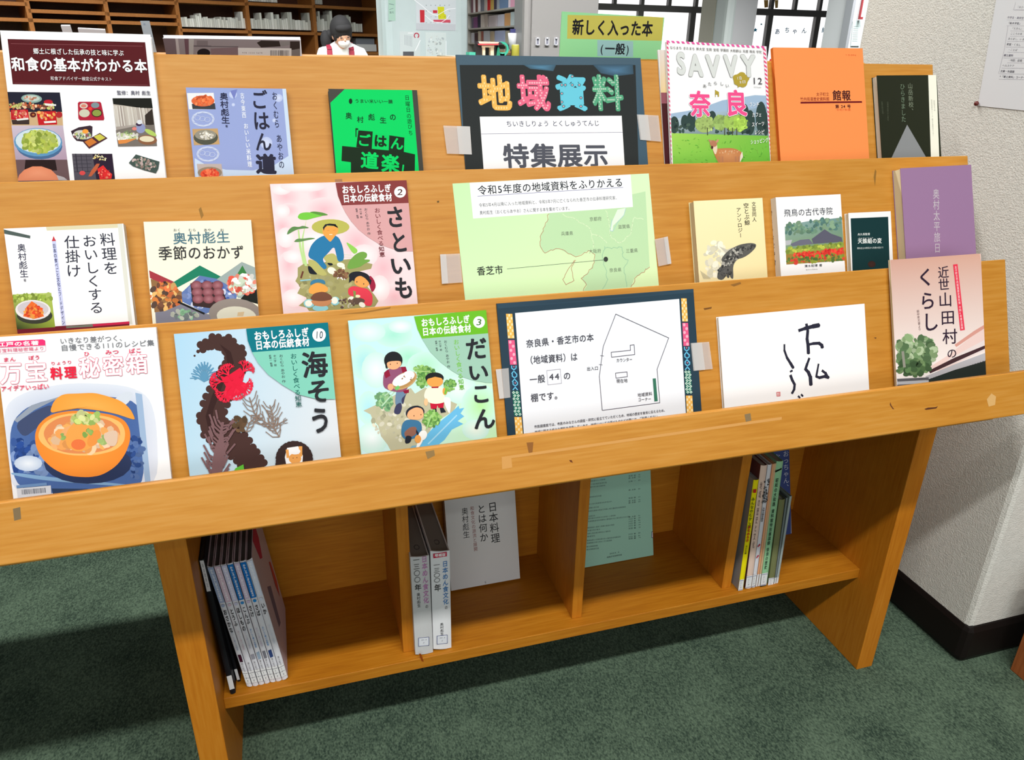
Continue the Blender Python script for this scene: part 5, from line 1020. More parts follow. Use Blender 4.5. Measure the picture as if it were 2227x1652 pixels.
        a.T((110, 112, 130), '383.8', (P[0]-22, P[1]-14), (P[0]+22, P[1]-18), 14); a.T((110, 112, 130), 'オ', (P[0]-7, P[1]+8), (P[0]+7, P[1]+7), 16); a.flush('lettering', r)
        # round ownership stamp on the top edge
        tl, tr, br, bl = c_; up = ((tl-bl)+(tr-br)).normalized(); e1 = (tr-tl).normalized(); m = (tl+tr)/2+V((0, .028, 0)); mb = MB(); dk = mat((60, 60, 62), .7, 'stamp_ink'); ey = V((0, 1, 0)); m = m-up*.0022
        for k in range(8):
            t0, t1 = k*math.pi/4, (k+.8)*math.pi/4; P4 = [m+e1*(rr*math.cos(tt))+ey*(rr*1.5*math.sin(tt)) for rr, tt in ((.0035, t0), (.005, t0), (.005, t1), (.0035, t1))]; mb.add(P4, [(0, 1, 2, 3)], dk)
        mb.obj('stamp_mark', r)
    # books standing face out at the back of the compartments
    def faceout(fr, bl, br, hgt, th, lab, cov, group=None, name='book', cat='book', page=(225, 222, 210), dy=0):
        x0, y0, sc = FRM[fr]; P0, P1 = hZ(x0+bl[0]/sc, y0+bl[1]/sc, SZ+.0005), hZ(x0+br[0]/sc, y0+br[1]/sc, SZ+.0005)
        ym = min((P0.y+P1.y)/2, .135); x_0, x_1 = hY(x0+bl[0]/sc, y0+bl[1]/sc, ym).x, hY(x0+br[0]/sc, y0+br[1]/sc, ym).x
        c0 = V((x_0, ym, SZ+.0005)); ex = V((1, 0, 0)); w = x_1-x_0
        lean = max(0, BY-.010-th-ym); an = math.asin(min(.9, lean/hgt)); ey = V((0, math.sin(an), math.cos(an))); n = V((0, -math.cos(an), math.sin(an)))
        c0 = c0+V((0, 0, th*math.sin(an)))
        r = empty(name, c0+ex*w/2-n*th*0, lab, cat, group); m = mat(cov, .5, 'cover_paper'); ct = min(.0012, th*.3)
        mb = MB().box(c0-n*ct, ex*w, ey*hgt, n*ct, m).box(c0-n*th, ex*w, ey*hgt, n*ct, m); mb.obj('cover', r)
        if th > .002: MB().box(c0-n*(th-ct), ex*w, ey*(hgt-.002), n*(th-2*ct), mat(page, .8, 'page_edges')).obj('page_block', r)
        return r, Art(c0, ex, ey, n, (0, w, 0, hgt)).frame(*FRM[fr])
    r, a = faceout('O', (436, 1050), (974, 925), .21, .018, 'white face-out book with a black vertical title at the back of the second compartment', (216, 216, 214)); K3 = (66, 66, 68)
    a.T(K3, '日本料理', (755, 325), (785, 650), 74, True, .01); a.T(K3, 'とは何か', (668, 345), (695, 640), 68, True, .01); a.T((196, 120, 116), '和食文化の源流と展開', (597, 360), (628, 712), 32, True, .004); a.T(K3, '奥村彪生', (540, 370), (556, 612), 54, True, .004); a.T((110, 110, 112), '岩', (700, 945), (706, 965), 12, True)
    a.flush('lettering', r)
    r, a = faceout('O', (1478, 866), (2018, 722), .25, .003, 'pale green printed booklet leaning at the back of the third compartment', (160, 214, 190), name='booklet', cat='booklet'); IN = (108, 128, 128)
    random.seed(3)
    for i, (y, xa, xb) in enumerate([(165, 1520, 1640), (190, 1525, 1650), (212, 1520, 1640), (290, 1515, 1610), (345, 1510, 1690), (375, 1510, 1590), (400, 1508, 1800), (440, 1508, 1560), (458, 1506, 1720), (480, 1504, 1830), (530, 1500, 1710), (552, 1500, 1600), (576, 1498, 1680), (598, 1498, 1560), (630, 1495, 1760), (650, 1495, 1690), (678, 1492, 1580), (700, 1492, 1590)]):
        n = int((xb-xa)/13); a.T(IN, ''.join(random.choice('地域歴史古墳調査報告文化財の資料館遺跡と') for _ in range(n)), (xa, y), (xb, y-(xb-xa)*.12), 13)
    for i, y in enumerate([125, 142, 168, 235, 298, 320, 335, 445, 462, 480, 497, 515, 535, 580, 600, 615]): a.T(IN, random.choice(['山本 一', '石田 誠', '森 太郎', '川口 修']), (1820, y), (1878, y-7), 13); a.T(IN, str(random.randint(10, 98)), (1896, y-10), (1914, y-12), 13)
    a.T(IN, '2023.3', (1672, 732), (1748, 718), 15); a.T(IN, '地域文化財研究会', (1650, 760), (1770, 738), 14)
    a.P((236, 238, 240), [(2003, 560), (2022, 556), (2020, 604), (2002, 606)]); a.L((80, 84, 130), [(2003, 560), (2022, 556), (2020, 604), (2002, 606)], 4, True); a.flush('lettering', r)
    # right compartment: a row of slim books, each its own colour
    row = [([(428, 492), (466, 486), (323, 1520), (278, 1528)], (150, 148, 146), (250, 235, 20), 'yellow-spined book with a grey cover at the left of the right compartment row', .14, 'みんなの', 'ちいさな町のものがたり', (40, 40, 40)),
           ([(492, 350), (551, 344), (402, 1500), (346, 1508)], (110, 60, 56), (238, 208, 190), 'pale pink spined book beside the yellow one', .18, '奈良県', '地域の歴史と文化', (150, 120, 120)),
           ([(553, 342), (600, 336), (440, 1490), (406, 1498)], (225, 225, 230), (226, 226, 232), 'white-spined book with red marks beside the pale pink one', .18, '', '大和の歴史散歩', (70, 60, 66)),
           ([(602, 338), (620, 334), (462, 1488), (444, 1492)], (236, 170, 120), (232, 168, 124), 'very thin orange-spined booklet in the right compartment row', .18, '', '', (120, 60, 40)),
           ([(622, 334), (636, 332), (484, 1484), (466, 1488)], (215, 190, 150), (214, 180, 140), 'very thin tan booklet just left of the light green book', .18, '', '', (120, 60, 40)),
           ([(640, 330), (702, 300), (546, 1476), (488, 1484)], (140, 190, 150), (156, 208, 160), 'light green book with black bands and spine text in the right compartment', .185, '', '昭和の大和路 資料館特別展図録 奈良の歴史', (40, 60, 50)),
           ([(655, 690), (722, 684), (612, 1474), (560, 1480)], (120, 125, 84), (124, 128, 86), 'short olive-green book right of the light green one', .15, '', '', (90, 95, 60)),
           ([(726, 682), (742, 676), (630, 1474), (615, 1476)], (92, 100, 100), (120, 130, 130), 'thin dark grey booklet right of the olive book', .15, '', '', (90, 95, 60)),
           ([(744, 672), (796, 656), (652, 1470), (632, 1474)], (150, 165, 160), (168, 180, 178), 'grey-green booklet with torn cover edge at the right of the row', .15, '', '', (90, 95, 60))]
    for i, (q, cov, sp, lab, dep, t1, t2, tc) in enumerate(row):
        r, a, q, c_ = shelfbook('P', q, dep, lab, cov, sp, (176, 174, 170), group='slim books in the right compartment', Y=-.078, t=.0007)
        w = q[1][0]-q[0][0]
        if i == 0:
            a.P((205, 50, 40), [(428, 540), (458, 535), (452, 570), (425, 572)]); vtext(a, q, 'みんなのむかし話と', .88, .56, .5, 30, (40, 60, 40), .012); vtext(a, q, 'まちあるき', .62, .47, .5, 32, (220, 60, 40), .02); vtext(a, q, '子ども編', .44, .36, .5, 18, (70, 80, 40), .01)
        elif i == 2:
            for t in (.37, .28): P = lerp2(lerp2(q[3], q[0], t), lerp2(q[2], q[1], t), .5); a.P((205, 40, 70), [(P[0]-12, P[1]+14), (P[0]+12, P[1]-16), (P[0]+14, P[1]-2), (P[0]-8, P[1]+20)])
            a.B([(60, 60, 62), (120, 120, 124)], 0, 0, 0, 0, 40, 9, quad=[lerp2(q[3], q[0], .92), lerp2(q[2], q[1], .92), lerp2(q[2], q[1], .72), lerp2(q[3], q[0], .72)]); vtext(a, q, t2, .68, .56, .5, 22, tc, .012)
        elif i == 5:
            band(a, q, .957, .97, (20, 24, 22), 1); band(a, q, .02, .03, (20, 24, 22), 1); vtext(a, q, t2, .90, .16, .5, 26, tc, .012)
        elif t2: vtext(a, q, t2, .9, .35, .5, 20, tc)
        if w > 30: band(a, q, .118, .122, (96, 104, 150), 2); band(a, q, .034, .038, (96, 104, 150), 2); vtext(a, q, '21ナ', .11, .045, .5, 15, (100, 104, 130), .01)
        a.flush('lettering', r)
    r, a = faceout('P', (640, 1000), (790, 950), .262, .004, 'navy blue book with white lettering standing face out behind the slim row', (36, 62, 128))
    a.T((205, 212, 225), 'おっちゃん、', (735, 170), (740, 548), 56, True, .0); a.T((205, 212, 225), 'な', (655, 200), (658, 262), 56, True, .0); a.L((170, 180, 205), [(786, 150), (786, 950)], 8); a.flush('lettering', r)
low_books()

# ================================================================== THINGS ON THE FAR SIDE OF THE RACK
b = Book(1, (354, 83), (654, 87), .012, 'large grey landscape book seen from its back cover with a barcode, behind the rack top', (240, 240, 245), (240, 240, 245), (246, 246, 250), side='R', rear=True, sb=-.16, hard=.0012)
a = b.art.frame(340, 60, 6.363); a.clip = (0, b.w, 0, b.h_)
a.P((150, 140, 142), [(92, 146), (1985, 170), (1990, 430), (92, 430)]); a.P((120, 104, 108), [(92, 147), (260, 151), (300, 420), (90, 420)]); a.P((190, 182, 180), [(262, 150), (300, 150), (330, 420), (290, 420)]); a.P((112, 84, 92), [(385, 152), (445, 154), (450, 420), (410, 420)]); a.P((180, 176, 172), [(450, 155), (520, 158), (510, 420), (455, 420)])
a.P((128, 118, 120), [(560, 178), (712, 182), (712, 248), (560, 245)]); a.L((96, 88, 92), [(520, 255), (1130, 262)], 16); a.P((150, 140, 142), [(760, 185), (1400, 190), (1390, 262), (760, 256)]); a.E((40, 34, 36), 655, 350, 90, 60); a.P((134, 112, 116), [(750, 290), (1130, 270), (1130, 420), (760, 420)])
a.P((56, 48, 44), [(1390, 210), (1450, 178), (1700, 185), (1720, 260), (1450, 275)]); a.P((140, 134, 132), [(1710, 190), (1850, 190), (1840, 240), (1730, 262)]); a.P((60, 50, 46), [(1850, 190), (1985, 190), (1990, 330), (1850, 300)]); a.P((130, 122, 118), [(1800, 320), (1990, 290), (1990, 420), (1800, 420)])
a.P((226, 222, 218), [(1130, 278), (1870, 288), (1870, 460), (1135, 460)]); a.T((150, 120, 120), '9784000000000'[:3]+' 1234 5678', (1185, 348), (1470, 350), 26)
for i in range(24): a.L((70, 60, 62), [(1580+i*11, 315), (1580+i*11, 420)], random.choice([3, 5, 7]))
b.done()
b = Book(1, (1222, 25), (1445, 38), .0015, 'light green hand-pasted sign with an ochre title strip standing behind the rack top', (158, 232, 168), name='paper_sign', cat='sign', vert=.262, sb=-.16, hard=.0014)
a = b.fr('F'); a.P((206, 200, 96), [(235, 90), (815, 102), (805, 247), (232, 234)]); pass
a.P((160, 205, 205), [(415, 242), (632, 250), (632, 346), (415, 340)]); a.T((36, 36, 40), '新しく入った本', (262, 164), (752, 176), 100, b=.032); a.T((40, 44, 52), '(', (428, 293), (458, 294), 66, b=.02); a.T((40, 44, 52), '一般', (460, 294), (585, 298), 72, b=.028); a.T((40, 44, 52), ')', (585, 298), (612, 299), 66, b=.02)
b.done()
b = Book(1, (305, 46), (325, 46), .0008, 'small pale blue card peeping up behind the white cookbook', (190, 205, 216), name='card', cat='card', rear=True, sb=-.15, hard=.0007)
b.art.frame(0, 0, 2.474).T((90, 130, 190), 'お', (770, 130), (785, 131), 14); b.done()
for (p0, p1), lab in (((((132, 56), (152, 56))), 'small white box corner behind the white cookbook, left'), ((((169, 62), (228, 65))), 'wide white booklet edge behind the white cookbook')):
    Book(1, p0, p1, .004, lab, (226, 226, 230), name='booklet', cat='booklet', rear=True, sb=-.14)

# notice pinned on the rough wall
def wallpaper():
    o = V((WX-.001, 0, 0)); n = V((-1, 0, 0)); q = [hit(x, y, o, n) for x, y in ((2165, -40), (2310, -40), (2240, 239), (2127, 230))]
    q = [hit(x, y, o, n) for x, y in ((2172, -30), (2127, 230), (2330, 251), (2375, -30))]
    r = empty('pinned_notice', q[1], 'white printed notice pinned on the rough plaster wall at the upper right', 'notice')
    MB().prism(q, n*.0006, mat((236, 236, 238), .7, 'paper')).obj('paper', r)
    a = Art(q[1]+n*.0006, (0, -1, 0), (0, 0, 1), n).frame(2100, 0, 6.606); g = (170, 168, 176)
    for i, (x, y, t, bb) in enumerate([(730, 100, '「あかちゃん', 0), (600, 250, '中学生・高校生', .02), (600, 330, '「絵本学習」', .015), (655, 405, '「えほん」', 0), (645, 480, 'こころの本', 0), (610, 555, 'あらまし、いま', 0), (590, 635, '家庭・くらし', .01), (610, 712, '・ことば', 0), (550, 792, '郷土資料', .02), (610, 862, '・地図、図鑑', 0), (530, 938, 'ヘルスケア', 0), (500, 1020, '文庫・外国語', .015), (490, 1098, '*「郷土資料」コーナー', .01)]):
        a.T(g if not bb else (140, 138, 150), t, (x, y), (x+len(t)*34, y+len(t)*1.5), 36, b=bb)
        a.L((196, 194, 202), [(x-10, y+38), (1100, y+46)], 3)
    a.L((190, 188, 196), [(720, 30), (690, 140), (1100, 150)], 3); a.L((190, 188, 196), [(610, 370), (560, 700), (475, 1055)], 3)
    a.flush('lettering', r)
    p = hit(2127, 225, o, n); e = empty('push_pin', p, 'dark red push pin at the lower left corner of the wall notice', 'pin'); MB().ball(p+n*.004, (.004, .0045, .0045), mat((110, 40, 36), .3, 'red_plastic')).obj('pin_head', e, smooth=True); MB().box(p+V((-.002, -.0005, -.0005)), (.004, 0, 0), (0, .001, 0), (0, 0, .001), mat((160, 160, 160), .3, metal=1)).obj('needle', e)
wallpaper()
# edge of an orange wooden bench at the right
p = hZ(2196, 1455, 0)
bn = empty('wooden_bench', (p.x+.2, p.y-.2, 0), 'reddish-brown wooden furniture end at the lower right corner', 'furniture'); RW = wood_mat('red_brown_wood', (150, 82, 40), (176, 98, 50), (190, 112, 60), axis=2)
MB().abox(p.x, p.x+.035, p.y-.42, p.y, 0, .26, RW).obj('side_panel', bn, bevel=.002); MB().abox(p.x+.035, p.x+.5, p.y-.42, p.y-.02, .22, .25, RW).obj('top', bn, bevel=.002); MB().abox(p.x+.5, p.x+.535, p.y-.42, p.y, 0, .26, RW).obj('side_panel', bn, bevel=.002)

# ================================================================== BACKGROUND
def px_x(x, Y, y=60): return hY(x, y, Y).x
# pale blue pillar with posters
YC = 4.6; BLUE = mat((196, 212, 214), .5, 'pale_blue_paint', noise=.02, nscale=8)
xa, xb = px_x(834, YC), px_x(1021, YC)
structure(MB().abox(xa, xb, YC, YC+.38, 0, 2.8, BLUE), 'wall_pillar', bevel=.06)
def sheet(name, Y, q, c, label, cat, group=None, rough=.6, th=.002):
    P = [hY(x, y, Y) for x, y in q]; r = empty(name, P[-1], label, cat, group); MB().prism(P, (0, -th, 0), mat(c, rough, 'paper')).obj('paper', r)
    return r, Art(V((0, Y-th, 0)), (1, 0, 0), (0, 0, 1), (0, -1, 0)).frame(840, 0, 7.184)
r, a = sheet('poster', YC, [(844, -30), (860, -30), (860, 45), (845, 45)], (170, 205, 190), 'narrow pale green strip notice on the left edge of the blue pillar', 'poster')
a.L((110, 130, 130), [(45, 60), (120, 75)], 8); a.L((110, 130, 130), [(50, 150), (110, 130)], 6); a.T((110, 130, 130), '案内', (50, 195), (120, 195), 40); a.flush('print', r)
r, a = sheet('calendar', YC, [(903, -60), (992, -60), (991, 67), (905, 65)], (206, 214, 220), 'wall calendar with red and yellow marked days in a clear sleeve on the blue pillar', 'calendar')
a.P((196, 200, 208), [(470, 360), (1085, 380), (1080, 478), (470, 468)]); a.P((196, 50, 62), [(525, 155), (598, 158), (598, 350), (530, 350)]); a.P((196, 50, 62), [(728, 160), (798, 160), (798, 205), (730, 205)]); a.P((208, 208, 40), [(800, 105), (905, 105), (905, 215), (935, 230), (935, 295), (815, 300)]); a.P((206, 80, 100), [(735, 308), (1000, 308), (1005, 355), (738, 350)])
for j in range(4):
    for i in range(6): a.T((90, 96, 110), str(j*7+i+2), (610+i*72, 82+j*90), (638+i*72, 83+j*90), 24)
for pts in ([(440, 0), (560, 90), (660, 180), (730, 225), (800, 240), (880, 190), (960, 145), (1080, 130)], [(605, 240), (700, 320), (760, 345), (860, 350), (940, 300), (985, 240)]): a.L((250, 252, 255), pts, 8)
a.flush('print', r)
r, a = sheet('notice', YC, [(869, 68), (914, 69), (913, 135), (870, 135)], (206, 216, 218), 'clear-sleeved notice with a red ring on the blue pillar, left below the calendar', 'notice')
for i in range(6): a.L((130, 138, 146), [(290+i*22, 545+i*4), (290+i*22, 700+i*6)], 4)
for k in range(9):
    t0 = 2.2+k*.56; a.L((180, 60, 80), [(473+36*math.cos(t0), 556+38*math.sin(t0)), (473+36*math.cos(t0+.56), 556+38*math.sin(t0+.56))], 16)
a.P((90, 92, 98), [(262, 805), (432, 805), (432, 880), (262, 880)]); a.L((252, 252, 255), [(455, 790), (500, 700), (530, 630)], 10); a.L((252, 252, 255), [(340, 515), (415, 516)], 8); a.flush('print', r)
r, a = sheet('notice', YC, [(925, 70), (970, 71), (971, 135), (926, 135)], (208, 220, 220), 'clear-sleeved pale notice on the blue pillar, right below the calendar', 'notice')
a.B([(190, 200, 206), (220, 226, 224), (180, 190, 190)], 0, 0, 0, 0, 40, 20, quad=[(650, 560), (900, 560), (900, 860), (650, 860)]); a.L((240, 244, 248), [(935, 640), (935, 870)], 10); a.flush('print', r)

# brown wooden shelving with rows of white booklets
dirx = ray(3180, 139); dirx.z = 0; dirx.normalize(); O_ = hY(400, 40, 7.2); nrm = V((dirx.y, -dirx.x, 0)); back = -nrm if nrm.y < 0 else nrm
nface = -back
def Hs(x, y): return hit(x, y, O_, nface)
def sx(x, y=50): return (Hs(x, y)-O_).dot(dirx)
OB = V((O_.x, O_.y, 0))
shelf = empty('wooden_shelving', OB, 'wide dark brown wooden shelving along the back of the room behind the staff', 'shelving')
sx0, sx1 = sx(-60), sx(828)
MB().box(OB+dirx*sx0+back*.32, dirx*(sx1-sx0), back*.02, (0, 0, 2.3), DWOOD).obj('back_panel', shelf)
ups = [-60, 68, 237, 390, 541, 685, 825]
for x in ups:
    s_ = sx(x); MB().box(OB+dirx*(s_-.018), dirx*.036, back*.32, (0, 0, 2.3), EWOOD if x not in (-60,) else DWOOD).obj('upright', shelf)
def shboard(xl, xr, y, m=EWOOD):
    z = Hs((xl+xr)/2, y).z; MB().box(OB+dirx*sx(xl)+V((0, 0, z-.02)), dirx*(sx(xr)-sx(xl)), back*.32, (0, 0, .028), m).obj('shelf_board', shelf); return z
for xl, xr, y in ((-60, 68, 40), (68, 237, 25), (68, 237, 45), (237, 390, 32), (237, 390, 49), (390, 541, 66), (541, 685, 70), (685, 825, 74), (390, 541, 4), (541, 685, 10), (685, 825, 16), (685, 825, 114), (541, 685, 118), (390, 541, 116), (-60, 68, 5), (68, 237, 0), (237, 390, 2)): shboard(xl, xr, y)
random.seed(11)
proto = None; WB = [mat(c, .7, 'booklet_paper') for c in ((222, 222, 214), (205, 206, 200), (232, 232, 226), (196, 196, 188))]
def booklets(xl, xr, yb, hpx, lab, grp, tall=.12):
    global proto
    x = xl; zb = Hs((xl+xr)/2, yb).z+.0085; k = 0
    while x < xr:
        w = random.uniform(3.5, 6.5); s0, s1 = sx(x), sx(min(x+w, xr)); h = (Hs(x, yb-hpx*random.uniform(.75, 1.1)).z-Hs(x, yb).z)
        if random.random() < tall: h *= random.uniform(1.4, 1.9)
        me = bpy.data.meshes.new('booklet'); mb = MB(); t = (s1-s0)*.9; ln = random.uniform(-.02, .05)*(1 if random.random() < .4 else 0)
        if proto is None:
            mb.box((-.5, -.5, 0), (1, 0, 0), (0, 1, 0), (0, 0, 1), WB[0]); proto = mb.obj('booklet'); bpy.data.objects.remove(proto, do_unlink=True)
            PM['m'] = [m_.copy() for m_ in [bpy.data.meshes['booklet']]] if False else None
        mm = BM[random.randrange(4)]; o = bpy.data.objects.new('booklet', mm); COL.objects.link(o); bpy.data.meshes.remove(me)
        o.location = OB+dirx*((s0+s1)/2)+back*.12+V((0, 0, zb)); o.rotation_euler = (0, ln*.0, math.atan2(dirx.y, dirx.x)); o.scale = (t, .15, h)
        setp(o, lab, 'booklet', grp); x += w
PM = {}; BM = []
for m_ in WB:
    me = bpy.data.meshes.new('booklet'); vs_ = [(a_, b_, c_) for a_ in (-.5, .5) for b_ in (-.5, .5) for c_ in (0, 1)]
    me.from_pydata(vs_, [], [(0, 1, 3, 2), (4, 6, 7, 5), (0, 4, 5, 1), (2, 3, 7, 6), (0, 2, 6, 4), (1, 5, 7, 3)]); me.materials.append(m_); BM.append(me)
proto = 1
booklets(393, 538, 62, 22, 'small white booklet in the packed row left of the shelving upright', 'white booklets in the left packed row')
booklets(545, 680, 66, 23, 'small white booklet in the packed row at the middle of the brown shelving', 'white booklets in the middle packed row')
booklets(689, 728, 70, 26, 'small white booklet in the row left of the staff member\'s head', 'white booklets left of the head', .25)
booklets(758, 792, 71, 22, 'small white booklet in the row right of the staff member\'s head', 'white booklets right of the head', .3)
booklets(545, 612, 6, 14, 'small white booklet on the upper middle shelf at the photo\'s top edge', 'white booklets on the upper middle shelf')
booklets(688, 709, 11, 18, 'small white booklet on the upper right shelf at the photo\'s top edge', 'white booklets on the upper right shelf')
z = Hs(800, 112).z
bx = empty('storage_box', Hs(797, 113), 'grey and white cardboard box on the lowest visible shelf right of the staff member', 'box')
s0, s1 = sx(775), sx(819); MB().box(OB+dirx*s0+back*.03+V((0, 0, z+.002)), dirx*(s1-s0), back*.25, (0, 0, .07), mat((214, 214, 216), .6)).obj('tray', bx); MB().box(OB+dirx*(s0+.01)+back*.05+V((0, 0, z+.0725)), dirx*(s1-s0-.02), back*.2, (0, 0, .06), mat((120, 124, 134), .6)).obj('lid', bx)

# metal bookcase running away from us
Yn = 4.3; XC = px_x(1141, Yn, 50)
YF = hX(1018, 50, XC).y
bc = empty('metal_bookcase', (XC+.15, (Yn+YF)/2, 0), 'grey metal bookcase crammed with coloured books between pillar and cabinet', 'bookcase'); MET = mat((170, 168, 162), .4, 'grey_metal')
MB().abox(XC+.28, XC+.3, Yn, YF, 0, 2.2, MET).obj('back_panel', bc); MB().abox(XC, XC+.3, YF, YF+.02, 0, 2.2, MET).obj('side_panel', bc); MB().abox(XC, XC+.3, Yn-.02, Yn, 0, 2.2, MET).obj('side_panel', bc)
zs = []
for y in (-26, 20, 57.5, 93, 130):
    z = hX(1080, y, XC).z; zs.append(z); MB().abox(XC, XC+.28, Yn, YF, z-.012, z, MET).obj('shelf_board', bc)
ROWS = [(1, [(1300, 1330, (120, 84, 96)), (1332, 1364, (232, 232, 236)), (1366, 1402, (112, 66, 62)), (1404, 1440, (225, 225, 230)), (1442, 1500, (112, 116, 130)), (1502, 1548, (190, 182, 176)), (1550, 1592, (192, 20, 28)), (1596, 1646, (192, 164, 84)), (1650, 1690, (62, 52, 72)), (1694, 1730, (150, 160, 172)), (1732, 1870, (104, 132, 168)), (1872, 1900, (240, 226, 238)), (1902, 2020, (236, 168, 194)), (2024, 2140, (78, 80, 92))]),
        (2, [(1305, 1334, (96, 90, 110)), (1336, 1396, (116, 70, 116)), (1400, 1440, (30, 32, 52)), (1445, 1500, (196, 188, 182)), (1504, 1552, (176, 166, 160)), (1566, 1690, (190, 180, 186)), (1708, 1810, (204, 204, 220)), (1814, 1900, (214, 160, 104)), (1906, 1964, (206, 218, 222)), (1968, 2030, (190, 140, 152)), (2034, 2100, (232, 216, 226)), (2104, 2142, (36, 104, 116))]),
        (3, [(1300, 1346, (182, 184, 194)), (1350, 1402, (64, 42, 46)), (1406, 1450, (190, 180, 164)), (1453, 1486, (152, 92, 80)), (1490, 1588, (190, 196, 206)), (1592, 1654, (192, 176, 150)), (1660, 1824, (180, 190, 226)), (1830, 1892, (190, 182, 160)), (1896, 1960, (180, 170, 148)), (2084, 2142, (168, 160, 152))])]
def cname(c):
    r_, g_, b_ = c; mx, mn = max(c), min(c)
    if mx < 90: return 'dark'
    if mx-mn < 22: return 'pale grey' if mx > 200 else 'grey'
    if r_ == mx: return 'pink' if b_ > g_+5 and mx > 180 else 'dull mauve' if b_ > g_ else 'orange-brown' if g_ < 170 and r_-b_ > 60 and g_ > 80 else 'red' if r_-g_ > 90 else 'beige'
    return 'light blue' if mx > 195 else 'blue' if b_ == mx else 'teal'
ordn = ['first', 'second', 'third', 'fourth', 'fifth', 'sixth', 'seventh', 'eighth', 'ninth', 'tenth', 'eleventh', 'twelfth', 'thirteenth', 'fourteenth']
rown = {1: 'upper', 2: 'middle', 3: 'lower'}
for row, items in ROWS:
    zb = zs[row]; zt = zs[row-1]
    for i, (x0, x1, c) in enumerate(items):
        Y0, Y1 = hX(840+x1/7.184, 50, XC).y, hX(840+x0/7.184, 50, XC).y; h = (zt-zb-.012)*random.uniform(.74, .93)
        r = empty('book', (XC+.1, (Y0+Y1)/2, zb), f'{cname(c)} book on the {rown[row]} metal shelf, {ordn[i]} from the pillar side', 'book', f'books on the {rown[row]} metal shelf')
        g = (Y1-Y0)*.04; MB().abox(XC+.015, XC+.2, Y0+g, Y1-g, zb+.0005, zb+h, mat(c, .6, 'cover_paper')).obj('cover', r)
        MB().abox(XC+.017, XC+.2, Y0+g+.004, Y1-g-.004, zb+h, zb+h+.0015, mat((225, 222, 212), .8, 'page_edges')).obj('page_block', r)
# steel cabinet with three recessed pulls
YK = 4.0; x0, x1 = px_x(1140, YK), px_x(1300, YK); CG = mat((160, 158, 157), .35, 'beige_grey_enamel')
kb = empty('steel_cabinet', ((x0+x1)/2, YK+.25, 0), 'tall beige-grey steel cabinet with three small chrome pulls', 'cabinet')
MB().abox(x0, x1, YK+.02, YK+.25, 0, 2.2, CG).obj('body', kb, bevel=.03); MB().abox(x0+.05, x1-.002, YK, YK+.0195, .1, 2.15, CG).obj('door', kb, bevel=.004)
CHR = mat((222, 222, 228), .35, 'chrome')
for xx in (1168.5, 1189, 1208.5):
    p = hY(xx, 90, YK); hh = .024; mb = MB(); w_ = .011
    for s_ in (-1, 1): mb.abox(p.x+s_*w_-.003, p.x+s_*w_+.003, YK-.012, YK, p.z-hh, p.z+hh, CHR)
    mb.abox(p.x-w_, p.x+w_, YK-.012, YK, p.z+hh-.008, p.z+hh, CHR); mb.abox(p.x-w_, p.x+w_, YK-.012, YK, p.z-hh, p.z-hh+.006, CHR); mb.abox(p.x-w_, p.x+w_, YK-.003, YK, p.z-hh, p.z+hh, mat((150, 152, 166), .3)); mb.obj('pull_handle', kb)
# service counter with a paper torii model, tape dispenser and a can
YT = 3.3; zt = hY(1070, 124, YT).z; xl, xr = px_x(990, YT, 120), px_x(1150, YT, 120)
ct = empty('service_counter', ((xl+xr)/2, YT+.2, 0), 'beige service counter top just hidden behind the rack', 'counter'); MB().abox(xl, xr, YT-.1, YT+.5, zt-.03, zt, mat((200, 190, 170), .4)).obj('worktop', ct); MB().abox(xl+.03, xr-.03, YT-.05, YT+.45, 0, zt-.03, mat((170, 150, 120), .5)).obj('body', ct)
def T_(x, y): return hY(840+x/7.184, y/7.184, YT)
tg = empty('torii_model', T_(1585, 890)*1, 'small paper shrine gate model with red-striped roof on the counter', 'ornament')
zz = zt+.0005
def slab(name, par, pts, th, c, dy=0): MB().prism([T_(*p)+V((0, dy, 0)) for p in pts], (0, th, 0), mat(c, .6)).obj(name, par)
def fl(x): p = T_(x, 890); p.z = zz; return p
def sl2(name, par, xs, ytop, th, c, dy=0):
    q = [fl(xs[0]), fl(xs[1]), T_(xs[3], ytop), T_(xs[2], ytop)]; MB().prism([p+V((0, dy, 0)) for p in q], (0, th, 0), mat(c, .6)).obj(name, par)
sl2('wall', tg, (1400, 1500, 1400, 1490), 690, .05, (40, 36, 40)); sl2('wall', tg, (1680, 1740, 1675, 1745), 690, .05, (40, 36, 40)); sl2('pillar', tg, (1500, 1540, 1495, 1540), 715, .04, (236, 214, 184), -.01); sl2('pillar', tg, (1625, 1675, 1625, 1675), 715, .04, (236, 214, 184), -.01)
slab('beam', tg, [(1485, 740), (1680, 740), (1680, 710), (1485, 710)], .045, (236, 214, 184), -.012); slab('roof', tg, [(1425, 705), (1735, 705), (1750, 680), (1420, 680)], .06, (205, 80, 84), -.02)
slab('roof_ridge', tg, [(1440, 682), (1730, 682), (1752, 655), (1425, 645)], .06, (222, 206, 190), -.02); slab('roof_tip', tg, [(1405, 640), (1430, 650), (1430, 700), (1405, 690)], .05, (50, 40, 52), -.015); slab('roof_tip', tg, [(1735, 690), (1762, 655), (1808, 678), (1760, 705)], .05, (50, 40, 52), -.015)
td = empty('tape_dispenser', fl(1790), 'teal green tape dispenser on the counter beside the shrine gate model', 'dispenser'); GT = (60, 176, 150)
sl2('base', td, (1715, 1850, 1720, 1850), 815, .05, GT); mbt = MB(); c0 = T_(1815, 765)
for k in range(12):
    t0, t1 = k*math.pi/6, (k+1)*math.pi/6; mbt.prism([c0+V((r_*math.cos(tt), 0, r_*math.sin(tt))) for r_, tt in ((.026, t0), (.038, t0), (.038, t1), (.026, t1))], (0, .025, 0), mat(GT, .4))
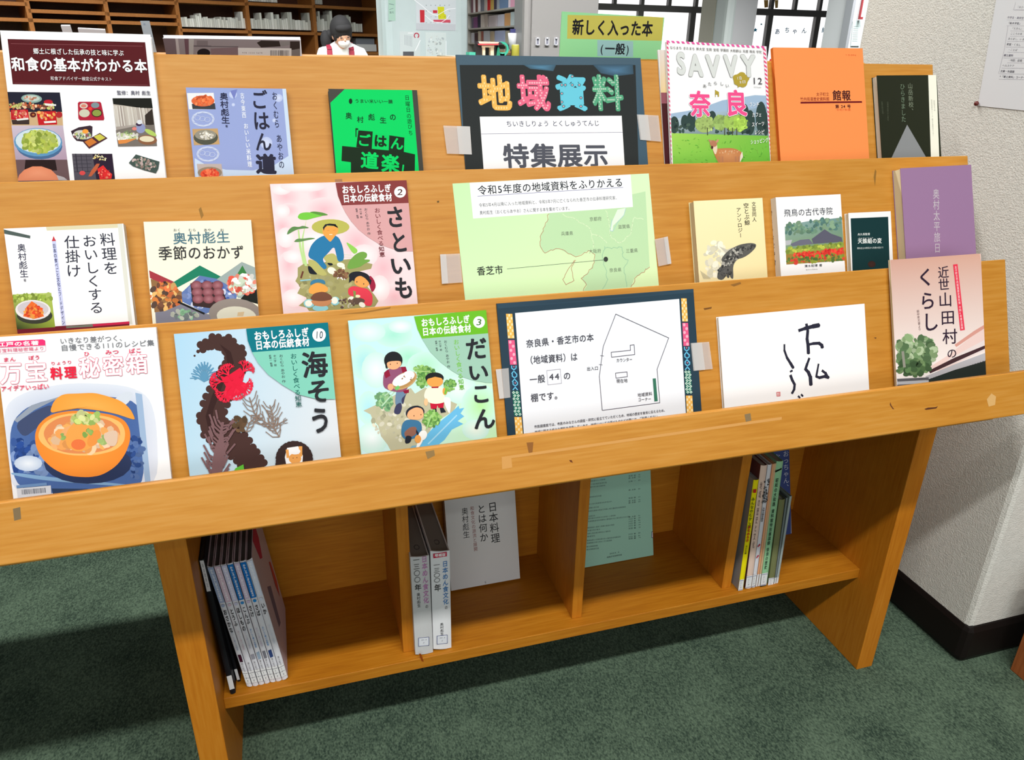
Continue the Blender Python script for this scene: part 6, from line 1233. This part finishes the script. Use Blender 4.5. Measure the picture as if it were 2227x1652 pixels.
mbt.obj('tape_ring', td); sl2('plant_frog', td, (1715, 1775, 1735, 1760), 740, .03, (30, 140, 110), -.01)
gb = empty('green_tray', fl(1350), 'small teal tray on the counter next to the pillar', 'tray'); sl2('tray_body', gb, (1296, 1396, 1300, 1396), 815, .08, (70, 186, 160))
yc = empty('yellow_can', fl(2040), 'yellow-green can on the counter near the cabinet', 'can'); pc = fl(2040); MB().lathe((pc.x, pc.y+.03, zz), [(.020, 0), (.022, .004), (.022, .060), (.020, .064)], mat((168, 164, 60), .5)).obj('can_body', yc, smooth=True); MB().lathe((pc.x, pc.y+.03, zz+.0645), [(.019, 0), (.019, .003)], mat((200, 200, 196), .3)).obj('lid', yc)
bs = empty('book_stack', fl(1940), 'low stack of brown papers on the counter beside the can', 'papers')
for k, (xa_, xb_, ya_, yb_, c) in enumerate(((1860, 1990, 866, 830, (120, 90, 70)), (1870, 1985, 828, 800, (170, 130, 70)), (1880, 1980, 798, 770, (140, 130, 120)))): slab('paper_bundle', bs, [(xa_, ya_), (xb_, ya_), (xb_, yb_), (xa_, yb_)], .1, c, .05)
cp = T_(2015, 620); hb = empty('paper_cup', T_(2015, 690), 'white paper cup holder hanging at the end of the metal bookcase', 'holder')
cpx = hY(840+2015/7.184, 86, 4.15); MB().lathe((cpx.x, 4.2, cpx.z-.06), [(.025, 0), (.035, .1)], mat((232, 234, 240), .5)).obj('cup', hb, smooth=True); MB().abox(cpx.x-.02, cpx.x+.02, 4.19, 4.21, cpx.z+.04, cpx.z+.065, mat((70, 72, 130), .5)).obj('cards', hb)

# far windows and their pillars
YW = 8.0
GLOW = mat((255, 255, 255), .5, 'bright_daylight_pane', emit=1.15); FRB = mat((96, 92, 92), .5, 'dark_window_frame')
def window(nm, pxl, pxr, bary, uppers, lowers, idx):
    XL_, XR_ = px_x(pxl, YW), px_x(pxr, YW); r = structure(MB().abox(XL_-.02, XR_+.02, YW+.06, YW+.09, .1, 2.6, FRB), nm)
    o = r
    zb0, zb1 = hY((pxl+pxr)/2, bary+7, YW).z, hY((pxl+pxr)/2, bary-7, YW).z
    MB().abox(XL_, XR_, YW-.04, YW+.05, zb0, zb1, FRB).obj('transom', o); MB().abox(XL_, XR_, YW-.03, YW+.05, .1, .2, FRB).obj('sill', o)
    xs = [XL_]+[px_x(x, YW, 70) for x in lowers]+[XR_]
    for x in xs[1:-1]: MB().abox(x-.035, x+.035, YW-.04, YW+.05, .2, zb0, FRB).obj('mullion', o)
    for a_, b_ in zip(xs, xs[1:]): MB().abox(a_+.03, b_-.03, YW+.02, YW+.03, .2, zb0, GLOW).obj('pane', o)
    xs = [XL_]+[px_x(x, YW, 8) for x in uppers]+[XR_]
    for x in xs[1:-1]: MB().abox(x-.02, x+.02, YW-.04, YW+.05, zb1, 2.55, FRB).obj('mullion', o)
    for a_, b_ in zip(xs, xs[1:]): MB().abox(a_+.01, b_-.01, YW+.02, YW+.03, zb1, 2.55, GLOW).obj('pane', o)
    return o
window('window_1', 1262, 1556, 18, (1335, 1395, 1454, 1512), (1388, 1501), 1)
w2 = window('window_2', 1636, 1850, 29, (1677, 1728, 1782, 1826), (1668, 1771), 2)
a = Art(V((0, YW+.0195, 0)), (1, 0, 0), (0, 0, 1), (0, -1, 0)).frame(1420, 0, 4.454)
for ch, x, y, c in (('あ', 1205, 305, (70, 140, 200)), ('か', 1295, 275, (120, 190, 230)), ('ち', 1300, 290, (120, 190, 230)), ('ゃ', 1375, 300, (130, 170, 210)), ('ん', 1465, 295, (120, 180, 220)), ('絵', 1660, 290, (120, 200, 235))):
    if ch != 'か': a.T(c, ch, (x-26, y), (x+26, y+1), 60, b=.02)
def star(cx, cy, r_, c): a.P(c, [(cx+(r_ if k % 2 == 0 else r_*.45)*math.sin(k*math.pi/5), cy-(r_ if k % 2 == 0 else r_*.45)*math.cos(k*math.pi/5)) for k in range(10)])
star(1775, 296, 28, (60, 170, 230)); star(992, 290, 24, (60, 170, 220)); star(1050, 235, 14, (150, 215, 240)); a.P((245, 190, 110), [(1075, 0), (1118, 0), (1115, 70), (1080, 75)]); a.P((245, 200, 120), [(1180, 0), (1215, 0), (1210, 75), (1185, 80)])
a.flush('window_letters', w2)
YP = 6.9
PG = mat((186, 186, 190), .6, 'grey_pillar_paint'); x0, x1 = px_x(1590, YP), px_x(1641, YP)
structure(MB().abox(x0, x1, YP, YP+.5, 0, 2.8, PG), 'wall_middle')
structure(MB().abox(px_x(1573, YP), x0+.03, YP-.03, YP+.4, 0, 2.8, mat((196, 204, 204), .5)), 'trim_1', bevel=.04)
structure(MB().abox(px_x(1551, YP+.2), px_x(1568, YP+.2), YP+.2, YP+.5, 0, 2.8, mat((160, 156, 138), .5)), 'trim_2')
structure(MB().abox(px_x(1566, YP+.3), px_x(1575, YP+.3), YP+.3, YP+.5, 0, 2.8, mat((104, 88, 70), .5)), 'trim_3')
structure(MB().abox(px_x(1846, 5.5), px_x(1852, 5.5), 5.5, 5.6, 0, 2.8, mat((150, 154, 160), .5)), 'trim_4'); structure(MB().abox(px_x(1852, 5.5), px_x(1905, 5.5), 5.5, 5.9, 0, 2.8, mat((206, 210, 214), .5)), 'wall_far_right')
q = [(1855, 45), (1871, 44), (1868, 100), (1850, 100)]; P = [hY(x, y, 5.495) for x, y in q]; r = empty('leaflet', P[-1], 'pale green leaflet on the grey strip of wall right of the far window', 'leaflet'); MB().prism(P, (0, -.002, 0), mat((196, 214, 214), .6)).obj('paper', r)
for i in range(8):
    p0, p1 = hY(1856-i*.4, 58+i*4.5, 5.4925), hY(1867-i*.4, 58.3+i*4.5, 5.4925); 
    if i == 0: lb = MB()
    lb.box(p0, p1-p0, (0, -.0003, 0), (0, 0, .004), mat((150, 160, 160), .6))
lb.obj('text_lines', r, kind='stuff')
bk_ = empty('red_bracket', hY(1870, 20, 5.49), 'thin dark red pipe bracket beside the far window', 'bracket'); MB().abox(px_x(1869.5, 5.48, 20), px_x(1872, 5.48, 20), 5.46, 5.48, hY(1870, 37, 5.48).z, 2.2, mat((150, 50, 56), .5)).obj('rod', bk_); p = hY(1869, 37, 5.48); MB().abox(p.x-.012, p.x+.018, 5.45, 5.4805, p.z-.02, p.z, mat((150, 50, 56), .5)).obj('foot', bk_)
# back wall and low items seen between the tops of books
structure(MB().abox(-6, 8, 9.2, 9.3, 0, 3.2, mat((200, 198, 190), .7, 'back_wall_paint')), 'wall_back')
rd = hY(1681, 128, 1.2); ro = empty('red_ornament', (rd.x, rd.y, rd.z-.02), 'tiny red and blue figurine between the magazine and the orange bulletin', 'ornament')
MB().lathe((rd.x, rd.y, rd.z-.03), [(.012, 0), (.014, .012), (.009, .03)], mat((205, 50, 46), .4)).obj('body', ro, smooth=True); MB().ball((rd.x+.001, rd.y, rd.z+.008), (.008, .008, .009), mat((66, 70, 110), .4)).obj('head', ro, smooth=True)
st_ = empty('display_stand', (rd.x, rd.y, 0), 'slim white display pedestal behind the rack, under the red figurine', 'stand'); MB().abox(rd.x-.06, rd.x+.06, rd.y-.06, rd.y+.06, 0, rd.z-.0305, mat((225, 225, 228), .5)).obj('body', st_); MB().abox(rd.x-.08, rd.x+.08, rd.y-.08, rd.y+.08, 0, .02, mat((200, 200, 204), .5)).obj('foot', st_)

# ================================================================== STAFF MEMBER
YS = 5.9
hc = hY(742, 70, YS)
SKIN = mat((226, 178, 150), .6, 'skin'); HAIR = mat((24, 24, 27), .85, 'black_hair'); SHIRT = mat((240, 246, 248), .7, 'white_shirt'); APR = mat((140, 24, 52), .7, 'red_apron'); TRO = mat((48, 50, 66), .7, 'dark_trousers')
H0 = hc.z; sh = H0-.14
per = empty('person', (hc.x, YS, 0), 'person with black ponytail, white mask, white shirt and red apron, head bowed', 'person')
def skin(name, joints, edges, m, parent, sub=2):
    me = bpy.data.meshes.new(name); off = base(parent); me.from_pydata([V(j[0])-off for j in joints], edges, []); o = bpy.data.objects.new(name, me); COL.objects.link(o); o.parent = parent
    md = o.modifiers.new('skin', 'SKIN'); md.use_smooth_shade = True
    for sv, j in zip(me.skin_vertices[0].data, joints): sv.radius = j[1] if isinstance(j[1], tuple) else (j[1], j[1])
    me.skin_vertices[0].data[0].use_root = True
    s2 = o.modifiers.new('sub', 'SUBSURF'); s2.levels = s2.render_levels = sub; me.materials.append(m); return o
X = hc.x
body = skin('body', [((X, YS+.16, sh-.56), .13), ((X, YS+.12, sh-.35), .125), ((X, YS+.07, sh-.12), (.15, .11)), ((X, YS+.045, sh), (.12, .085)), ((X, YS+.02, sh+.06), .055), ((X, YS-.0, sh+.10), .05),
    ((X-.15, YS+.05, sh-.03), .068), ((X-.24, YS-.02, sh-.24), .048), ((X-.12, YS-.22, sh-.33), .036),
    ((X+.15, YS+.05, sh-.03), .068), ((X+.26, YS-.02, sh-.24), .048), ((X+.12, YS-.24, sh-.33), .036),
    ((X-.09, YS+.10, sh-.62), .09), ((X-.1, YS-.30, sh-.62), .068), ((X-.1, YS-.30, sh-.62-.40), .045), ((X-.1, YS-.32, .03), .03),
    ((X+.09, YS+.10, sh-.62), .09), ((X+.1, YS-.30, sh-.62), .068), ((X+.1, YS-.30, sh-.62-.40), .045), ((X+.1, YS-.32, .03), .03)],
    [(0, 1), (1, 2), (2, 3), (3, 4), (4, 5), (3, 6), (6, 7), (7, 8), (3, 9), (9, 10), (10, 11), (0, 12), (12, 13), (13, 14), (14, 15), (0, 16), (16, 17), (17, 18), (18, 19)], SHIRT, per)
rt_ = Matrix.Rotation(math.radians(30), 3, 'X') @ Matrix.Rotation(math.radians(12), 3, 'Z')
hd = V((X, YS-.03, H0-.012))
mb = MB().ball(hd, (.072, .088, .108), SKIN, 20, 14, rot=rt_); mb.ball(hd+rt_ @ V((0, -.086, -.008)), (.010, .012, .016), SKIN, 8, 6, rot=rt_)
for s_ in (-1, 1): mb.ball(hd+rt_ @ V((s_*.073, .0, -.015)), (.009, .017, .028), SKIN, 8, 6, rot=rt_)
mb.ball(V((X, YS-.01, sh+.075)), (.046, .046, .07), SKIN, 12, 8); mb.obj('head', per, smooth=True)
mb = MB()
for s_ in (-1, 1): mb.ball(hd+rt_ @ V((s_*.028, -.080, .012)), (.012, .006, .004), mat((40, 30, 30), .4), 8, 5, rot=rt_)
mb.obj('eyes', per, smooth=True)
mb = MB().ball(hd+rt_ @ V((0, .016, .030)), (.090, .100, .110), HAIR, 20, 14, rot=rt_); mb.ball(hd+rt_ @ V((0, -.045, .074)), (.070, .040, .034), HAIR, 14, 8, rot=rt_); mb.ball(hd+rt_ @ V((-.062, -.02, .0)), (.016, .035, .045), HAIR, 10, 8, rot=rt_); mb.ball(hd+rt_ @ V((.062, -.02, .0)), (.016, .035, .045), HAIR, 10, 8, rot=rt_)
mb.ball((X-.125, YS+.06, H0-.06), (.045, .05, .075), HAIR, 14, 10); mb.ball((X-.085, YS+.06, H0-.02), (.045, .04, .04), HAIR, 12, 8); mb.obj('hair', per, smooth=True)
MB().ball(hd+rt_ @ V((0, -.062, -.042)), (.050, .040, .040), mat((232, 236, 238), .8, 'face_mask'), 16, 10, rot=rt_).obj('face_mask', per, smooth=True)
apr = MB()
for s_ in (-1, 1): apr.box((X+s_*.09-.04, YS-.075, sh-.32), (.045, 0, 0), (0, .02, 0), (0, .04, .325), APR); apr.box((X+s_*.09-.04, YS-.035, sh+.002), (.045, 0, 0), (0, .11, .052), (0, -.004, .014), APR)
apr.box((X-.15, YS-.06, sh-.56), (.30, 0, 0), (0, .02, 0), (0, .03, .34), APR); apr.obj('apron', per, bevel=.006)
for s_ in (-1, 1):
    jj = [((X+s_*.12, YS-.23, sh-.335), .026), ((X+s_*.10, YS-.29, sh-.345), (.032, .016)), ((X+s_*.09, YS-.315, sh-.347), (.030, .013))]; ed = [(0, 1), (1, 2)]
    for k in range(4):
        bx_ = X+s_*.09+(k-1.5)*.016; jj += [((bx_, YS-.325, sh-.346), .0085), ((bx_, YS-.352, sh-.342), .0078), ((bx_, YS-.374-.004*(k in (1, 2)), sh-.352), .0065)]; n_ = len(jj); ed += [(2, n_-3), (n_-3, n_-2), (n_-2, n_-1)]
    jj += [((X+s_*.062, YS-.285, sh-.344), .010), ((X+s_*.052, YS-.315, sh-.350), .0085)]; ed += [(1, len(jj)-2), (len(jj)-2, len(jj)-1)]
    skin('hand', jj, ed, SKIN, per, 1)
for s_ in (-1, 1): MB().ball((X+s_*.1, YS-.37, .035), (.042, .11, .035), mat((40, 40, 44), .5), 14, 8).obj('shoe', per, smooth=True)
zd = sh-.372
dk = empty('desk', (X, YS-.5, 0), 'low office desk in front of the seated staff member, hidden by the rack', 'desk'); MB().abox(X-.6, X+.6, YS-.85, YS-.2, zd-.03, zd, mat((190, 170, 140), .4)).obj('worktop', dk)
for sx_ in (-.56, .52):
    for sy_ in (-.82, -.27): MB().abox(X+sx_, X+sx_+.04, YS+sy_, YS+sy_+.04, 0, zd-.03, mat((120, 120, 120), .4)).obj('leg', dk)
sz_ = sh-.72; chx = empty('office_stool', (X, YS+.12, 0), 'round grey stool under the seated staff member', 'stool'); MB().lathe((X, YS+.12, sz_-.06), [(.16, 0), (.18, .02), (.18, .05), (.16, .06)], mat((80, 84, 90), .7)).obj('seat', chx, smooth=True); MB().lathe((X, YS+.12, .03), [(.03, 0), (.03, sz_-.09)], mat((140, 140, 140), .3, metal=.8)).obj('column', chx, smooth=True); MB().lathe((X, YS+.12, 0), [(.2, 0), (.2, .02), (.04, .04)], mat((60, 60, 60), .5)).obj('base', chx, smooth=True)
bpy.data.objects.remove(_to, do_unlink=True)
